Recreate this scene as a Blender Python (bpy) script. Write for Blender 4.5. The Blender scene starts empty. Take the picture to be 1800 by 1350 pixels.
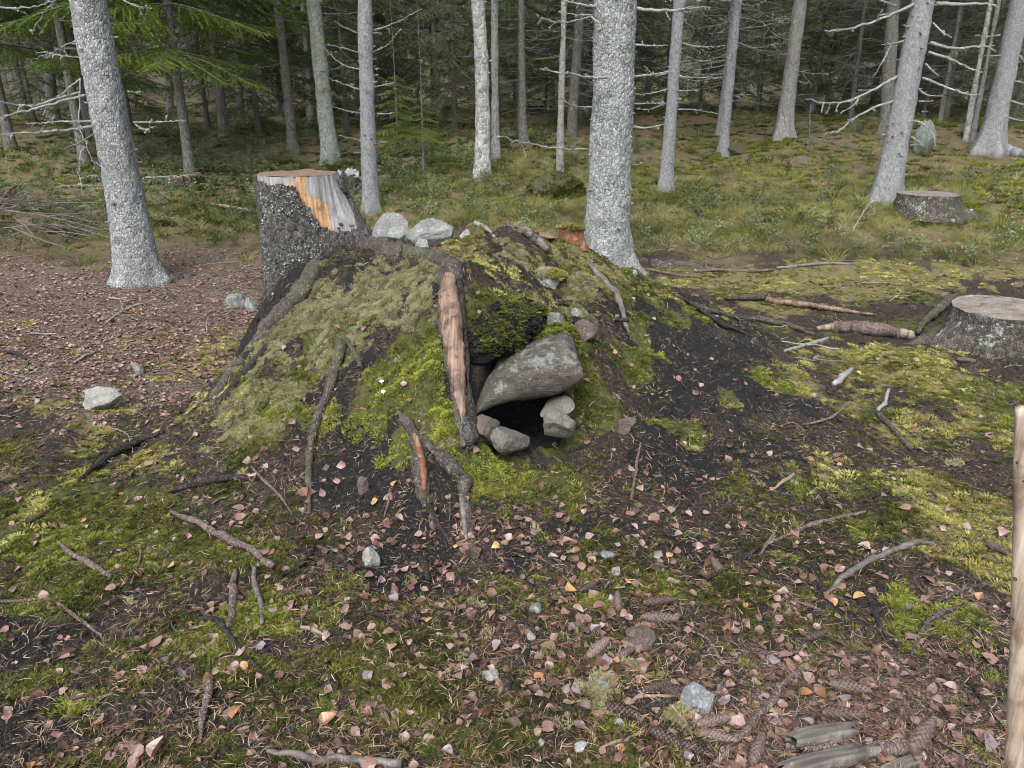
import bpy, math, random
import numpy as np
from mathutils import Vector, Matrix

random.seed(11)
rng = np.random.default_rng(11)
SC = bpy.context.scene
COL = SC.collection
PI = math.pi

# ------------------------------------------------------------------ camera
F_PX, CX, CY = 1352.0, 900.0, 675.0          # focal length and centre in pixels of an 1800 x 1350 frame
CAM_Z, PITCH = 1.6, math.radians(20.0)
cam_d = bpy.data.cameras.new('camera')
cam_d.sensor_fit = 'HORIZONTAL'
cam_d.sensor_width = 36.0
cam_d.lens = F_PX / 1800.0 * 36.0
cam_d.clip_start = 0.05
cam_d.clip_end = 600.0
cam = bpy.data.objects.new('camera', cam_d)
cam.location = (0, 0, CAM_Z)
cam.rotation_euler = (PI / 2 - PITCH, 0, 0)
COL.objects.link(cam)
SC.camera = cam

# ------------------------------------------------------------------ sky and sun (overcast)
SUN_EL, SUN_AZ = math.radians(52), math.radians(200)     # azimuth clockwise from +Y
world = bpy.data.worlds.new('World')
SC.world = world
world.use_nodes = True
wn = world.node_tree
wn.nodes.clear()
sky = wn.nodes.new('ShaderNodeTexSky')
sky.sky_type = 'NISHITA'
sky.sun_disc = False
sky.sun_elevation = SUN_EL
sky.sun_rotation = SUN_AZ
sky.air_density, sky.dust_density, sky.ozone_density = 1.0, 3.0, 1.0
hs = wn.nodes.new('ShaderNodeHueSaturation')
hs.inputs['Saturation'].default_value = 0.42
bg = wn.nodes.new('ShaderNodeBackground')
bg.inputs['Strength'].default_value = 0.13
wo = wn.nodes.new('ShaderNodeOutputWorld')
wn.links.new(sky.outputs[0], hs.inputs['Color'])
wn.links.new(hs.outputs[0], bg.inputs['Color'])
wn.links.new(bg.outputs[0], wo.inputs['Surface'])
sun_d = bpy.data.lights.new('sun', 'SUN')
sun_d.energy = 1.5
sun_d.angle = math.radians(40)
sun_d.color = (1.0, 0.97, 0.93)
sun = bpy.data.objects.new('sun', sun_d)
sdir = Vector((math.sin(SUN_AZ) * math.cos(SUN_EL), math.cos(SUN_AZ) * math.cos(SUN_EL), math.sin(SUN_EL)))
sun.rotation_euler = sdir.to_track_quat('Z', 'Y').to_euler()
sun.location = sdir * 40
COL.objects.link(sun)
SC.view_settings.view_transform = 'Standard'
SC.view_settings.look = 'None'
SC.view_settings.gamma = 1.0
SC.view_settings.use_curve_mapping = False
SC.view_settings.exposure = 1.68
SC.render.engine = 'CYCLES'
SC.cycles.max_bounces = 6
SC.cycles.diffuse_bounces = 3
SC.cycles.glossy_bounces = 2
SC.cycles.transmission_bounces = 2
SC.cycles.transparent_max_bounces = 4
SC.cycles.use_denoising = True
SC.cycles.filter_width = 1.0

# ------------------------------------------------------------------ noise
def _hash(ix, iy, iz, s):
    h = (ix.astype(np.int64) * 374761393 + iy.astype(np.int64) * 668265263 + iz.astype(np.int64) * 2147483647 + s * 974634777) & 0xFFFFFFFF
    h = ((h ^ (h >> 13)) * 1274126177) & 0xFFFFFFFF
    h = ((h ^ (h >> 16)) * 2246822519) & 0xFFFFFFFF
    h = h ^ (h >> 15)
    return (h & 0xFFFFFF).astype(np.float64) / 0xFFFFFF * 2 - 1

def vnoise(x, y, z=None, s=0):
    x = np.asarray(x, float); y = np.asarray(y, float)
    z = np.zeros_like(x) if z is None else np.asarray(z, float)
    ix, iy, iz = np.floor(x), np.floor(y), np.floor(z)
    fx, fy, fz = x - ix, y - iy, z - iz
    fx, fy, fz = [f * f * f * (f * (f * 6 - 15) + 10) for f in (fx, fy, fz)]
    def c(a, b, d): return _hash(ix + a, iy + b, iz + d, s)
    x00 = c(0,0,0) * (1 - fx) + c(1,0,0) * fx
    x10 = c(0,1,0) * (1 - fx) + c(1,1,0) * fx
    a = x00 * (1 - fy) + x10 * fy
    if not np.any(fz):
        return a
    x01 = c(0,0,1) * (1 - fx) + c(1,0,1) * fx
    x11 = c(0,1,1) * (1 - fx) + c(1,1,1) * fx
    b = x01 * (1 - fy) + x11 * fy
    return a * (1 - fz) + b * fz

def fbm(x, y, z=None, f=1.0, o=4, s=0, gain=0.5):
    x = np.asarray(x, float); y = np.asarray(y, float)
    r = np.zeros_like(x + y); a = 1.0
    for i in range(o):
        r = r + a * vnoise(x * f + 13.7 * i, y * f - 7.3 * i, None if z is None else np.asarray(z, float) * f + 3.1 * i, s + i)
        a *= gain; f *= 2.03
    return r

def sstep(a, b, x):
    t = np.clip((np.asarray(x, float) - a) / (b - a), 0, 1)
    return t * t * (3 - 2 * t)

# ------------------------------------------------------------------ rays through picture points, used to survey where things stand
CP, SP = math.cos(PITCH), math.sin(PITCH)
def ray(px, py):
    u = (np.asarray(px, float) - CX) / F_PX
    v = (np.asarray(py, float) - CY) / F_PX
    return np.stack([u, CP - v * SP, -SP - v * CP], -1)
def at_t(px, py, t):
    d = ray(px, py)
    return np.array([0, 0, CAM_Z]) + d * np.asarray(t, float)[..., None]

# ------------------------------------------------------------------ terrain height
PROF_Y = [0, 7.4, 8.3, 9.5, 10.0, 12.0, 14.0, 18.0, 30.0, 45.0, 70, 110.0, 200]
PROF_Z = [0, 0.0, 0.10, 0.34, 0.44, 0.74, 0.98, 1.2, 1.7, 2.8, 7.0, 14.0, 16]
def base_z(x, y):
    r = np.where(y > 0, np.sqrt(y * y + 0.35 * x * x), 0)
    z = np.interp(r, PROF_Y, PROF_Z)
    far = sstep(7.5, 11, r)
    z = z + far * (0.09 * fbm(x, y, f=0.9, o=3, s=3) + 0.12 * fbm(x, y, f=0.25, o=2, s=5))
    return z

# (px, py, t): points measured on the mound, t = distance along the optical axis
MOUND = [
 (830,415,4.9),(900,412,4.95),(1000,428,4.95),(1050,452,4.95),(1110,478,4.95),(1180,512,4.95),(1250,545,4.95),(1320,578,5.0),(1400,610,5.1),
 (700,425,4.9),(760,425,4.9),(640,430,4.85),(560,445,4.75),(500,480,4.75),
 (1170,600,4.4),(1240,640,4.25),(1150,700,3.92),(1250,750,3.75),(1150,800,3.53),(1150,900,3.17),(1350,700,4.2),(1350,640,4.6),
 (1060,560,4.3),(1070,500,4.7),(1060,640,3.95),(1060,720,3.7),(1050,800,3.45),(1000,560,4.2),(1000,500,4.55),
 (900,790,3.5),(900,880,3.22),(930,630,3.62),(860,640,3.62),(930,560,3.88),(860,560,3.83),(900,500,4.15),(900,450,4.5),(1010,640,3.75),(990,760,3.55),
 (790,480,3.98),(800,560,3.72),(805,640,3.55),(815,720,3.42),(820,780,3.32),(830,860,3.16),(835,940,2.99),
 (760,700,3.48),(760,780,3.33),(745,850,3.2),(700,690,3.54),(730,600,3.72),
 (640,690,3.63),(640,780,3.48),(640,880,3.24),(590,700,3.66),(590,800,3.46),(600,880,3.25),
 (680,560,3.98),(600,500,4.3),(580,460,4.5),(700,500,4.2),(700,450,4.55),(790,440,4.5),
 (430,600,4.65),(400,650,4.3),(360,720,4.0),(300,780,3.8),(480,700,3.78),(480,800,3.46),(450,900,3.17),(550,620,3.97),(500,580,4.25),(450,640,4.15),(540,540,4.25),
 (420,760,3.68),(380,820,3.47),(550,780,3.52),(540,860,3.28),
]
M = np.array(MOUND, float)
MP = at_t(M[:, 0], M[:, 1], M[:, 2])
ring = []
for k in range(26):
    a = 2 * PI * k / 26
    ring.append((-0.15 + 2.45 * math.cos(a), 4.55 + 2.3 * math.sin(a), 0.0))
back = [(-0.2, 5.6, .62), (0.4, 5.6, .5), (0.9, 5.5, .35), (-0.9, 5.4, .5), (-1.45, 5.2, .18), (-0.2, 6.2, .25), (0.5, 6.2, .22), (-1.0, 6.1, .12), (1.3, 5.6, .2),
        (-1.75, 4.7, .04), (-1.7, 5.0, .05), (-1.65, 4.3, .05), (0.15, 2.75, 0.0), (-0.3, 2.7, 0), (0.6, 2.85, 0), (-0.8, 2.8, 0)]
CT = np.vstack([MP, np.array(ring), np.array(back)])
def _phi(d2):
    return 0.5 * d2 * np.log(d2 + 1e-9)
def _tps():
    n = len(CT); X = CT[:, :2]
    d2 = ((X[:, None] - X[None]) ** 2).sum(-1)
    A = np.zeros((n + 3, n + 3))
    A[:n, :n] = _phi(d2) + np.eye(n) * 0.004
    A[:n, n] = 1; A[:n, n + 1:] = X
    A[n, :n] = 1; A[n + 1:, :n] = X.T
    b = np.zeros(n + 3); b[:n] = CT[:, 2]
    return np.linalg.solve(A, b)
TW = _tps()
def mound_z(x, y):
    sh = np.shape(x)
    xf, yf = np.ravel(x), np.ravel(y)
    out = np.zeros(len(xf))
    e = np.sqrt(((xf + .15) / 2.45) ** 2 + ((yf - 4.55) / 2.3) ** 2)
    idx = np.where(e < 1.0)[0]
    for k in range(0, len(idx), 40000):
        i = idx[k:k + 40000]
        d2 = (xf[i, None] - CT[None, :, 0]) ** 2 + (yf[i, None] - CT[None, :, 1]) ** 2
        v = _phi(d2) @ TW[:len(CT)] + TW[-3] + TW[-2] * xf[i] + TW[-1] * yf[i]
        out[i] = np.maximum(v, -0.03) * (1 - sstep(0.86, 1.0, e[i]))
    return out.reshape(sh)
def H0(x, y):
    return base_z(x, y) + mound_z(x, y)

CAVE = (-0.15, 0.235, 3.14, 3.60)
def fine(x, y):
    r = np.hypot(x, y)
    near = 1 - sstep(9, 20, r)
    n = 0.022 * fbm(x, y, f=3.1, o=2, s=21) + near * (0.012 * fbm(x, y, f=11, o=2, s=31) + 0.006 * fbm(x, y, f=37, o=3, s=41, gain=.6))
    e = np.sqrt(((x + .15) / 1.9) ** 2 + ((y - 4.2) / 1.5) ** 2)
    n = n + (1 - sstep(.6, 1.1, e)) * (0.034 * fbm(x, y, f=4.6, o=4, s=51, gain=.58) - .02 * np.abs(vnoise(x * 7, y * 7, s=57)))
    return n
def HF(x, y):
    x = np.asarray(x, float); y = np.asarray(y, float)
    z = H0(x, y) + fine(x, y)
    jx = 0.02 * vnoise(x * 9, y * 9, s=77)
    ce = np.sqrt(((x - .055 + jx) / .20) ** 2 + ((np.maximum(y, 3.2) - 3.2 + jx) / .40) ** 2)
    inside = (1 - sstep(.93, 1.05, ce)) * sstep(CAVE[2] - .1, CAVE[2] + .05, y)
    return z * (1 - inside) + inside * np.minimum(z, 0.08 + fine(x, y))
TS = 0.9 * 1.006 ** np.arange(0, 820)
def hit(px, py, func=None):
    """ground point seen at a picture point"""
    px = np.atleast_1d(np.asarray(px, float)); py = np.atleast_1d(np.asarray(py, float))
    d = ray(px, py)
    P = d[:, None, :] * TS[None, :, None] + np.array([0, 0, CAM_Z])
    below = P[..., 2] < H0(P[..., 0], P[..., 1])
    k = np.argmax(below, 1); k[~below.any(1)] = len(TS) - 1
    lo, hi = TS[np.maximum(k - 1, 0)], TS[k]
    for _ in range(12):
        m = (lo + hi) / 2
        p = d * m[:, None] + np.array([0, 0, CAM_Z])
        b = p[:, 2] < H0(p[:, 0], p[:, 1])
        hi = np.where(b, m, hi); lo = np.where(b, lo, m)
    t = hi.copy(); c0 = np.array([0, 0, CAM_Z])
    for _ in range(4):
        p = d * t[:, None] + c0
        err = p[:, 2] - (H0(p[:, 0], p[:, 1]) + fine(p[:, 0], p[:, 1]))
        t = t + np.clip(.7 * err / np.maximum(-d[:, 2], .08), -.12, .12)
    return d * t[:, None] + c0
def hit1(px, py):
    return hit(px, py)[0]
def tdepth(p):
    return p[1] * CP - (p[2] - CAM_Z) * SP
def pxm(w, p):
    """metres that w picture pixels span at point p"""
    return w / F_PX * tdepth(p)

# ------------------------------------------------------------------ mesh helpers
def smooth_path(pts, n):
    P = np.array(pts, float)
    if len(P) == 2:
        return P[0] + (P[1] - P[0]) * np.linspace(0, 1, n)[:, None]
    Q = np.vstack([2 * P[0] - P[1], P, 2 * P[-1] - P[-2]])
    out = []
    for s in np.linspace(0, len(P) - 1 - 1e-6, n):
        i = int(s); f = s - i
        p0, p1, p2, p3 = Q[i], Q[i + 1], Q[i + 2], Q[i + 3]
        out.append(.5 * ((2 * p1) + (-p0 + p2) * f + (2 * p0 - 5 * p1 + 4 * p2 - p3) * f * f + (-p0 + 3 * p1 - 3 * p2 + p3) * f ** 3))
    return np.array(out)

class MB:
    """collects triangles and quads, then links them as one mesh object"""
    def __init__(s): s.V = []; s.T = []; s.Q = []; s.tm = []; s.qm = []; s.n = 0; s.att = {}
    def add(s, V, T=None, Q=None, m=0, **att):
        V = np.asarray(V, float).reshape(-1, 3)
        if T is not None and len(T):
            T = np.asarray(T, int).reshape(-1, 3) + s.n; s.T.append(T)
            s.tm.append(np.full(len(T), m) if np.isscalar(m) else np.asarray(m))
        if Q is not None and len(Q):
            Q = np.asarray(Q, int).reshape(-1, 4) + s.n; s.Q.append(Q)
            s.qm.append(np.full(len(Q), m) if np.isscalar(m) else np.asarray(m))
        for k, a in att.items():
            s.att.setdefault(k, []).append((s.n, np.broadcast_to(np.asarray(a, float), (len(V),))))
        s.V.append(V); s.n += len(V)
    def tube(s, P, R, seg=6, wob=0.0, wf=20.0, cap=True, m=0, flat=None, seed=0, **att):
        V, Q, T = tube(P, R, seg, wob, wf, cap, flat, seed)
        s.add(V, T, Q, m, **att)
    def mesh(s, name, mats, smooth=True):
        me = bpy.data.meshes.new(name)
        V = np.vstack(s.V) if s.V else np.zeros((0, 3))
        T = np.vstack(s.T) if s.T else np.zeros((0, 3), int)
        Q = np.vstack(s.Q) if s.Q else np.zeros((0, 4), int)
        me.vertices.add(len(V)); me.vertices.foreach_set('co', V.astype(np.float32).ravel())
        nl = len(T) * 3 + len(Q) * 4
        me.loops.add(nl)
        me.loops.foreach_set('vertex_index', np.concatenate([T.ravel(), Q.ravel()]).astype(np.int32))
        me.polygons.add(len(T) + len(Q))
        ls = np.concatenate([np.arange(len(T)) * 3, len(T) * 3 + np.arange(len(Q)) * 4]).astype(np.int32)
        me.polygons.foreach_set('loop_start', ls)
        mi = np.concatenate([np.concatenate(s.tm) if s.tm else np.zeros(0), np.concatenate(s.qm) if s.qm else np.zeros(0)]).astype(np.int32)
        me.polygons.foreach_set('material_index', mi)
        me.polygons.foreach_set('use_smooth', np.full(len(mi), bool(smooth)))
        for mt in (mats if isinstance(mats, (list, tuple)) else [mats]): me.materials.append(mt)
        for k, lst in s.att.items():
            arr = np.zeros(len(V), np.float32)
            for o, a in lst: arr[o:o + len(a)] = a
            at = me.attributes.new(k, 'FLOAT', 'POINT'); at.data.foreach_set('value', arr)
        me.update(calc_edges=True)
        me.validate()
        return me
    def build(s, name, mats, parent=None, smooth=True, loc=None):
        o = bpy.data.objects.new(name, s.mesh(name, mats, smooth))
        COL.objects.link(o)
        if parent is not None: o.parent = parent
        if loc is not None: o.location = loc
        return o

def tube(P, R, seg=6, wob=0.0, wf=20.0, cap=True, flat=None, seed=0):
    P = np.asarray(P, float); n = len(P)
    R = np.broadcast_to(np.asarray(R, float), (n,))
    Tn = np.gradient(P, axis=0); Tn /= (np.linalg.norm(Tn, axis=1)[:, None] + 1e-12)
    up = np.array([0, 0, 1.0]) if abs(Tn[0][2]) < .9 else np.array([0, 1.0, 0])
    A = np.zeros((n, 3)); B = np.zeros((n, 3))
    a = np.cross(up, Tn[0]); a /= np.linalg.norm(a)
    for i in range(n):
        a = a - Tn[i] * a.dot(Tn[i]); a /= (np.linalg.norm(a) + 1e-12)
        A[i] = a; B[i] = np.cross(Tn[i], a)
    th = np.arange(seg) / seg * 2 * PI
    fl = 1.0 if flat is None else flat
    D = A[:, None, :] * np.cos(th)[None, :, None] + B[:, None, :] * np.sin(th)[None, :, None] * fl
    V = P[:, None, :] + D * R[:, None, None]
    if wob:
        nz = fbm(V[..., 0] + seed * 7.1, V[..., 1] - seed * 3.3, V[..., 2], f=wf, o=2, s=seed % 50)
        V = V + D * (R[:, None] * wob * nz)[..., None]
    V = V.reshape(-1, 3)
    i = np.arange(n - 1)[:, None] * seg; j = np.arange(seg)[None, :]; j2 = (j + 1) % seg
    Q = np.stack([i + j, i + j2, i + seg + j2, i + seg + j], -1).reshape(-1, 4)
    T = []
    if cap:
        V = np.vstack([V, P[0] - Tn[0] * R[0] * .2, P[-1] + Tn[-1] * R[-1] * .2])
        c0, c1 = n * seg, n * seg + 1
        for k in range(seg):
            T.append((c0, (k + 1) % seg, k)); T.append((c1, (n - 1) * seg + k, (n - 1) * seg + (k + 1) % seg))
    return V, Q, np.array(T, int).reshape(-1, 3)

def tag(o, label=None, cat=None, group=None, kind=None):
    if label: o['label'] = label
    if cat: o['category'] = cat
    if group: o['group'] = group
    if kind: o['kind'] = kind
    return o
def empty(name, loc, label, cat, group=None):
    o = bpy.data.objects.new(name, None); o.location = loc; o.empty_display_size = .2
    COL.objects.link(o); return tag(o, label, cat, group)
def inst(name, me, loc=(0, 0, 0), rot=(0, 0, 0), scl=(1, 1, 1), parent=None):
    o = bpy.data.objects.new(name, me); o.location = loc; o.rotation_euler = rot
    o.scale = scl if not np.isscalar(scl) else (scl,) * 3
    COL.objects.link(o)
    if parent is not None: o.parent = parent
    return o

# ------------------------------------------------------------------ material helpers
class Mat:
    def __init__(s, name, rough=0.8, spec=0.3):
        s.m = bpy.data.materials.new(name); s.m.use_nodes = True
        s.t = s.m.node_tree; s.t.nodes.clear()
        s.out = s.t.nodes.new('ShaderNodeOutputMaterial')
        s.b = s.t.nodes.new('ShaderNodeBsdfPrincipled')
        s.b.inputs['Roughness'].default_value = rough
        s.b.inputs['Specular IOR Level'].default_value = spec
        s.t.links.new(s.b.outputs[0], s.out.inputs[0])
        s._co = None
    def n(s, t, ins=None, **kw):
        nd = s.t.nodes.new(t)
        for k, v in kw.items(): setattr(nd, k, v)
        for k, v in (ins or {}).items(): s.put(nd.inputs[k], v)
        return nd
    def put(s, sock, v):
        if hasattr(v, 'is_linked') or isinstance(v, bpy.types.NodeSocket): s.t.links.new(v, sock)
        else:
            if isinstance(v, (tuple, list)) and len(v) == 3 and sock.type == 'RGBA': v = (*v, 1)
            sock.default_value = v
    def co(s, kind='Object'):
        return s.n('ShaderNodeTexCoord').outputs[kind]
    def noise(s, co, scale, detail=4, rough=.6, dist=0.0, stretch=None):
        if stretch: co = s.n('ShaderNodeMapping', {'Vector': co, 'Scale': stretch}).outputs[0]
        return s.n('ShaderNodeTexNoise', {'Vector': co, 'Scale': scale, 'Detail': detail, 'Roughness': rough, 'Distortion': dist}).outputs['Fac']
    def voro(s, co, scale, feature='F1', stretch=None, out='Distance'):
        if stretch: co = s.n('ShaderNodeMapping', {'Vector': co, 'Scale': stretch}).outputs[0]
        return s.n('ShaderNodeTexVoronoi', {'Vector': co, 'Scale': scale}, feature=feature).outputs[out]
    def ramp(s, fac, stops, interp='LINEAR'):
        r = s.n('ShaderNodeValToRGB', {'Fac': fac}); e = r.color_ramp; e.interpolation = interp
        while len(e.elements) < len(stops): e.elements.new(0.5)
        for el, (p, c) in zip(e.elements, stops):
            el.position = p; el.color = (*c, 1) if not np.isscalar(c) else (c, c, c, 1)
        return r.outputs['Color']
    def mix(s, fac, a, b, mode='MIX'):
        nd = s.n('ShaderNodeMix', data_type='RGBA', blend_type=mode)
        s.put(nd.inputs[0], fac); s.put(nd.inputs[6], a); s.put(nd.inputs[7], b)
        return nd.outputs[2]
    def math(s, op, a, b=0.0, clamp=False):
        nd = s.n('ShaderNodeMath', operation=op, use_clamp=clamp); s.put(nd.inputs[0], a); s.put(nd.inputs[1], b)
        return nd.outputs[0]
    def thr(s, v, a, b):
        return s.n('ShaderNodeMapRange', {'Value': v, 'From Min': a, 'From Max': b}, interpolation_type='SMOOTHSTEP').outputs[0]
    def attr(s, name, typ='GEOMETRY', out='Fac'):
        return s.n('ShaderNodeAttribute', attribute_name=name, attribute_type=typ).outputs[out]
    def rnd(s):
        return s.n('ShaderNodeObjectInfo').outputs['Random']
    def done(s, col, bump=None, dist=.01, strength=.8, rough=None, trans=None):
        s.put(s.b.inputs['Base Color'], col)
        if bump is not None:
            bn = s.n('ShaderNodeBump', {'Height': bump, 'Distance': dist, 'Strength': strength})
            s.t.links.new(bn.outputs[0], s.b.inputs['Normal'])
        if rough is not None: s.put(s.b.inputs['Roughness'], rough)
        if trans:
            td = s.n('ShaderNodeBsdfTranslucent', {'Color': col})
            mx = s.n('ShaderNodeMixShader', {0: trans, 1: s.b.outputs[0], 2: td.outputs[0]})
            s.t.links.new(mx.outputs[0], s.out.inputs[0])
        return s.m

def bark_mat(name, dark, mid, light, lichen=(.45, .52, .46), lam=.5, scale=55, crev=.5, green=0.0):
    m = Mat(name, .9, .15); co = m.co()
    warp = m.noise(co, 14, 3)
    cw = m.n('ShaderNodeVectorMath', {0: co, 1: m.n('ShaderNodeVectorMath', {0: m.n('ShaderNodeCombineXYZ', {'X': warp, 'Y': warp, 'Z': warp}).outputs[0], 1: (.03, .03, .03)}, operation='MULTIPLY').outputs[0]}, operation='ADD').outputs[0]
    ed = m.voro(cw, scale, 'DISTANCE_TO_EDGE', stretch=(1, 1, .6))
    cell = m.voro(cw, scale, 'F1', stretch=(1, 1, .6), out='Color')
    cv = m.n('ShaderNodeSeparateColor', {0: cell}).outputs[0]
    fine_n = m.noise(co, 130, 4, .7)
    big = m.noise(co, 3.5, 4, .6)
    col = m.ramp(m.math('ADD', m.math('MULTIPLY', cv, .55), m.math('MULTIPLY', fine_n, .5)), [(.08, dark), (.42, mid), (.9, light)])
    col = m.mix(m.math('MULTIPLY', m.thr(big, .35, .7), .45), col, mid)
    ln = m.math('ADD', m.math('MULTIPLY', m.noise(co, 38, 5, .75), .6), m.math('MULTIPLY', m.noise(co, 6, 3, .6), .4))
    lf = m.thr(ln, .62 - .16 * lam, .70 - .16 * lam)
    col = m.mix(m.math('MULTIPLY', lf, .85), col, lichen)
    if green:
        gn = m.noise(co, 2.2, 4, .7)
        col = m.mix(m.math('MULTIPLY', m.thr(gn, .45, .65), green), col, (.11, .13, .05))
    blot = m.noise(co, 2.3, 5, .65, stretch=(1, 1, .45))
    warm = m.mix(.5, mid, (.17, .15, .13)) if mid[0] > .15 else mid
    col = m.mix(m.math('MULTIPLY', m.thr(blot, .5, .68), .55), col, warm)
    crv = m.math('SUBTRACT', 1.0, m.thr(ed, .0, .10))
    crv = m.math('MULTIPLY', crv, m.thr(m.noise(co, 20, 3), .32, .52))
    col = m.mix(m.math('MULTIPLY', crv, crev), col, dark)
    h = m.math('ADD', m.math('MULTIPLY', m.thr(ed, 0, .25), .7), m.math('MULTIPLY', fine_n, .6))
    h = m.math('ADD', h, m.math('MULTIPLY', lf, .5))
    return m.done(col, h, .012, .9)

def wood_mat(name, a, b, c, scale=1.0, axis=(1, 1, .06), spots=0.0):
    m = Mat(name, .6, .3); co = m.co()
    g = m.noise(co, 70 * scale, 5, .65, .3, stretch=axis)
    g2 = m.noise(co, 9 * scale, 3, .6)
    col = m.ramp(m.math('ADD', m.math('MULTIPLY', g, .7), m.math('MULTIPLY', g2, .3)), [(.32, a), (.5, b), (.68, c)])
    if spots:
        col = m.mix(m.math('MULTIPLY', m.thr(m.noise(co, 16, 4), .52, .66), spots), col, a)
    return m.done(col, g, .004, .7)

def rock_mat(name, a, b, c, lichen=(.42, .47, .40), lam=.4, moss=0.0, mossc=(.07, .09, .02)):
    m = Mat(name, .75, .3); co = m.co()
    n1 = m.noise(co, 9, 6, .7, .4); n2 = m.noise(co, 95, 4, .75); n3 = m.voro(co, 160)
    col = m.ramp(m.math('ADD', m.math('MULTIPLY', n1, .55), m.math('MULTIPLY', n2, .5)), [(.3, a), (.5, b), (.72, c)])
    col = m.mix(m.math('MULTIPLY', m.thr(n3, .5, .2), .25), col, a)
    if lam:
        ln = m.math('ADD', m.math('MULTIPLY', m.noise(co, 55, 6, .8), .6), m.math('MULTIPLY', m.noise(co, 11, 4, .7), .4))
        col = m.mix(m.math('MULTIPLY', m.thr(ln, .60 - .13 * lam, .68 - .13 * lam), .6), col, lichen)
    ck = m.voro(m.n('ShaderNodeVectorMath', {0: co, 1: m.n('ShaderNodeTexNoise', {'Vector': co, 'Scale': 12.0}).outputs['Color']}, operation='ADD').outputs[0], 5, 'DISTANCE_TO_EDGE')
    col = m.mix(m.math('MULTIPLY', m.thr(ck, .035, .0), .55), col, a)
    if moss:
        nz = m.n('ShaderNodeSeparateXYZ', {0: m.n('ShaderNodeNewGeometry').outputs['Normal']}).outputs[2]
        f = m.math('ADD', m.math('MULTIPLY', nz, .6), m.math('MULTIPLY', m.noise(co, 12, 5, .7), .7))
        col = m.mix(m.thr(f, .95 - .5 * moss, 1.05 - .5 * moss), col, mossc)
    h = m.math('ADD', m.math('MULTIPLY', n1, .9), m.math('MULTIPLY', n2, .5))
    return m.done(col, h, .02, .9)

def tinted(name, stops, rough=.7, spec=.25, trans=None, use='tint', var=.25):
    """colour along a ramp by the instance's tint attribute, jittered"""
    m = Mat(name, rough, spec)
    t = m.attr(use, 'INSTANCER')
    co = m.co()
    r = m.math('MULTIPLY', m.math('SUBTRACT', m.noise(co, 40, 2), .5), var * 2)
    col = m.ramp(m.math('ADD', t, r, True), stops)
    return m.done(col, trans=trans)

# spruce trunks
B_LEFT = bark_mat('bark_grey_left', (.05, .05, .05), (.215, .22, .222), (.375, .39, .395), (.38,.425,.39), lam=.55, scale=52, crev=.8)
B_MID = bark_mat('bark_grey_flaky', (.045, .045, .044), (.205, .212, .212), (.37, .385, .385), (.36, .41, .375), lam=.75, scale=42, crev=.8)
B_RIGHT = bark_mat('bark_grey_smooth', (.07, .07, .071), (.21, .215, .219), (.33, .34, .347), (.36,.405,.375), lam=.5, scale=75, crev=.5)
B_GREEN = bark_mat('bark_mossy_grey', (.06, .065, .06), (.19, .205, .19), (.33, .36, .33), (.38, .44, .39), lam=.6, scale=50, crev=.5, green=.5)
B_DARK = bark_mat('bark_dark', (.04, .037, .034), (.12, .115, .105), (.21, .205, .195), (.26, .30, .26), lam=.25, scale=50, crev=.5, green=.15)
B_BIRCH = bark_mat('bark_birch', (.04, .04, .04), (.25, .25, .24), (.42, .42, .40), (.22, .26, .22), lam=.55, scale=26, crev=.25, green=.2)
B_FAR = bark_mat('bark_far', (.07, .067, .064), (.20, .195, .185), (.30, .295, .29), (.26, .30, .27), lam=.4, scale=40, crev=.4, green=.1)
B_STUMP = bark_mat('bark_stump', (.014, .013, .013), (.062, .058, .055), (.16, .155, .15), (.26, .29, .27), lam=.3, scale=75, crev=.6)
B_ROOT = bark_mat('bark_root', (.014, .013, .012), (.06, .052, .045), (.15, .13, .115), (.28, .30, .22), lam=.35, scale=70, crev=.5, green=.35)
B_CHAR = bark_mat('bark_char', (.008, .008, .008), (.025, .023, .021), (.07, .065, .06), (.2, .2, .17), lam=.0, scale=80, crev=.4)
B_STUMP2 = bark_mat('bark_low_stump', (.012, .011, .010), (.06, .052, .048), (.14, .125, .115), (.40, .44, .42), lam=.5, scale=60, crev=.6, green=.25)
B_TWIG = bark_mat('bark_dead_twig', (.14, .14, .13), (.27, .275, .26), (.38, .395, .37), (.44, .48, .43), lam=.9, scale=120, crev=.1)
B_TWIGD = bark_mat('bark_dull_twig', (.08, .077, .073), (.19, .19, .18), (.29, .295, .28), (.30, .34, .29), lam=.4, scale=120, crev=.1)
B_STICK = bark_mat('bark_stick', (.045, .034, .03), (.12, .09, .08), (.25, .20, .185), (.34, .36, .30), lam=.15, scale=90, crev=.35)
W_GREY = wood_mat('wood_weathered_grey', (.08, .077, .077), (.19, .185, .185), (.30, .295, .295))
W_ORANGE = wood_mat('wood_orange', (.10, .052, .026), (.33, .20, .10), (.46, .335, .20), spots=.75)
W_BARE = wood_mat('wood_bare_root', (.028, .017, .012), (.125, .080, .056), (.26, .188, .138), scale=1.2, axis=(1, .06, .06), spots=.75)
W_PALE = wood_mat('wood_pale', (.07, .052, .04), (.175, .135, .105), (.29, .235, .185), axis=(.15, 1, 1), spots=.6)
W_RED = wood_mat('wood_rotten_red', (.03, .013, .008), (.11, .043, .023), (.20, .10, .058))
W_TOP = wood_mat('wood_cut_top', (.05, .044, .037), (.14, .122, .105), (.25, .225, .195), axis=(1, 1, 1), spots=.8)
W_TOPR = wood_mat('wood_cut_needles', (.045, .03, .02), (.12, .08, .054), (.21, .155, .115), axis=(1, 1, 1), spots=.5)
W_DRIFT = wood_mat('wood_driftwood', (.02, .018, .016), (.085, .074, .067), (.175, .158, .148), axis=(.10, 1, 1), spots=.6)
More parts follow.
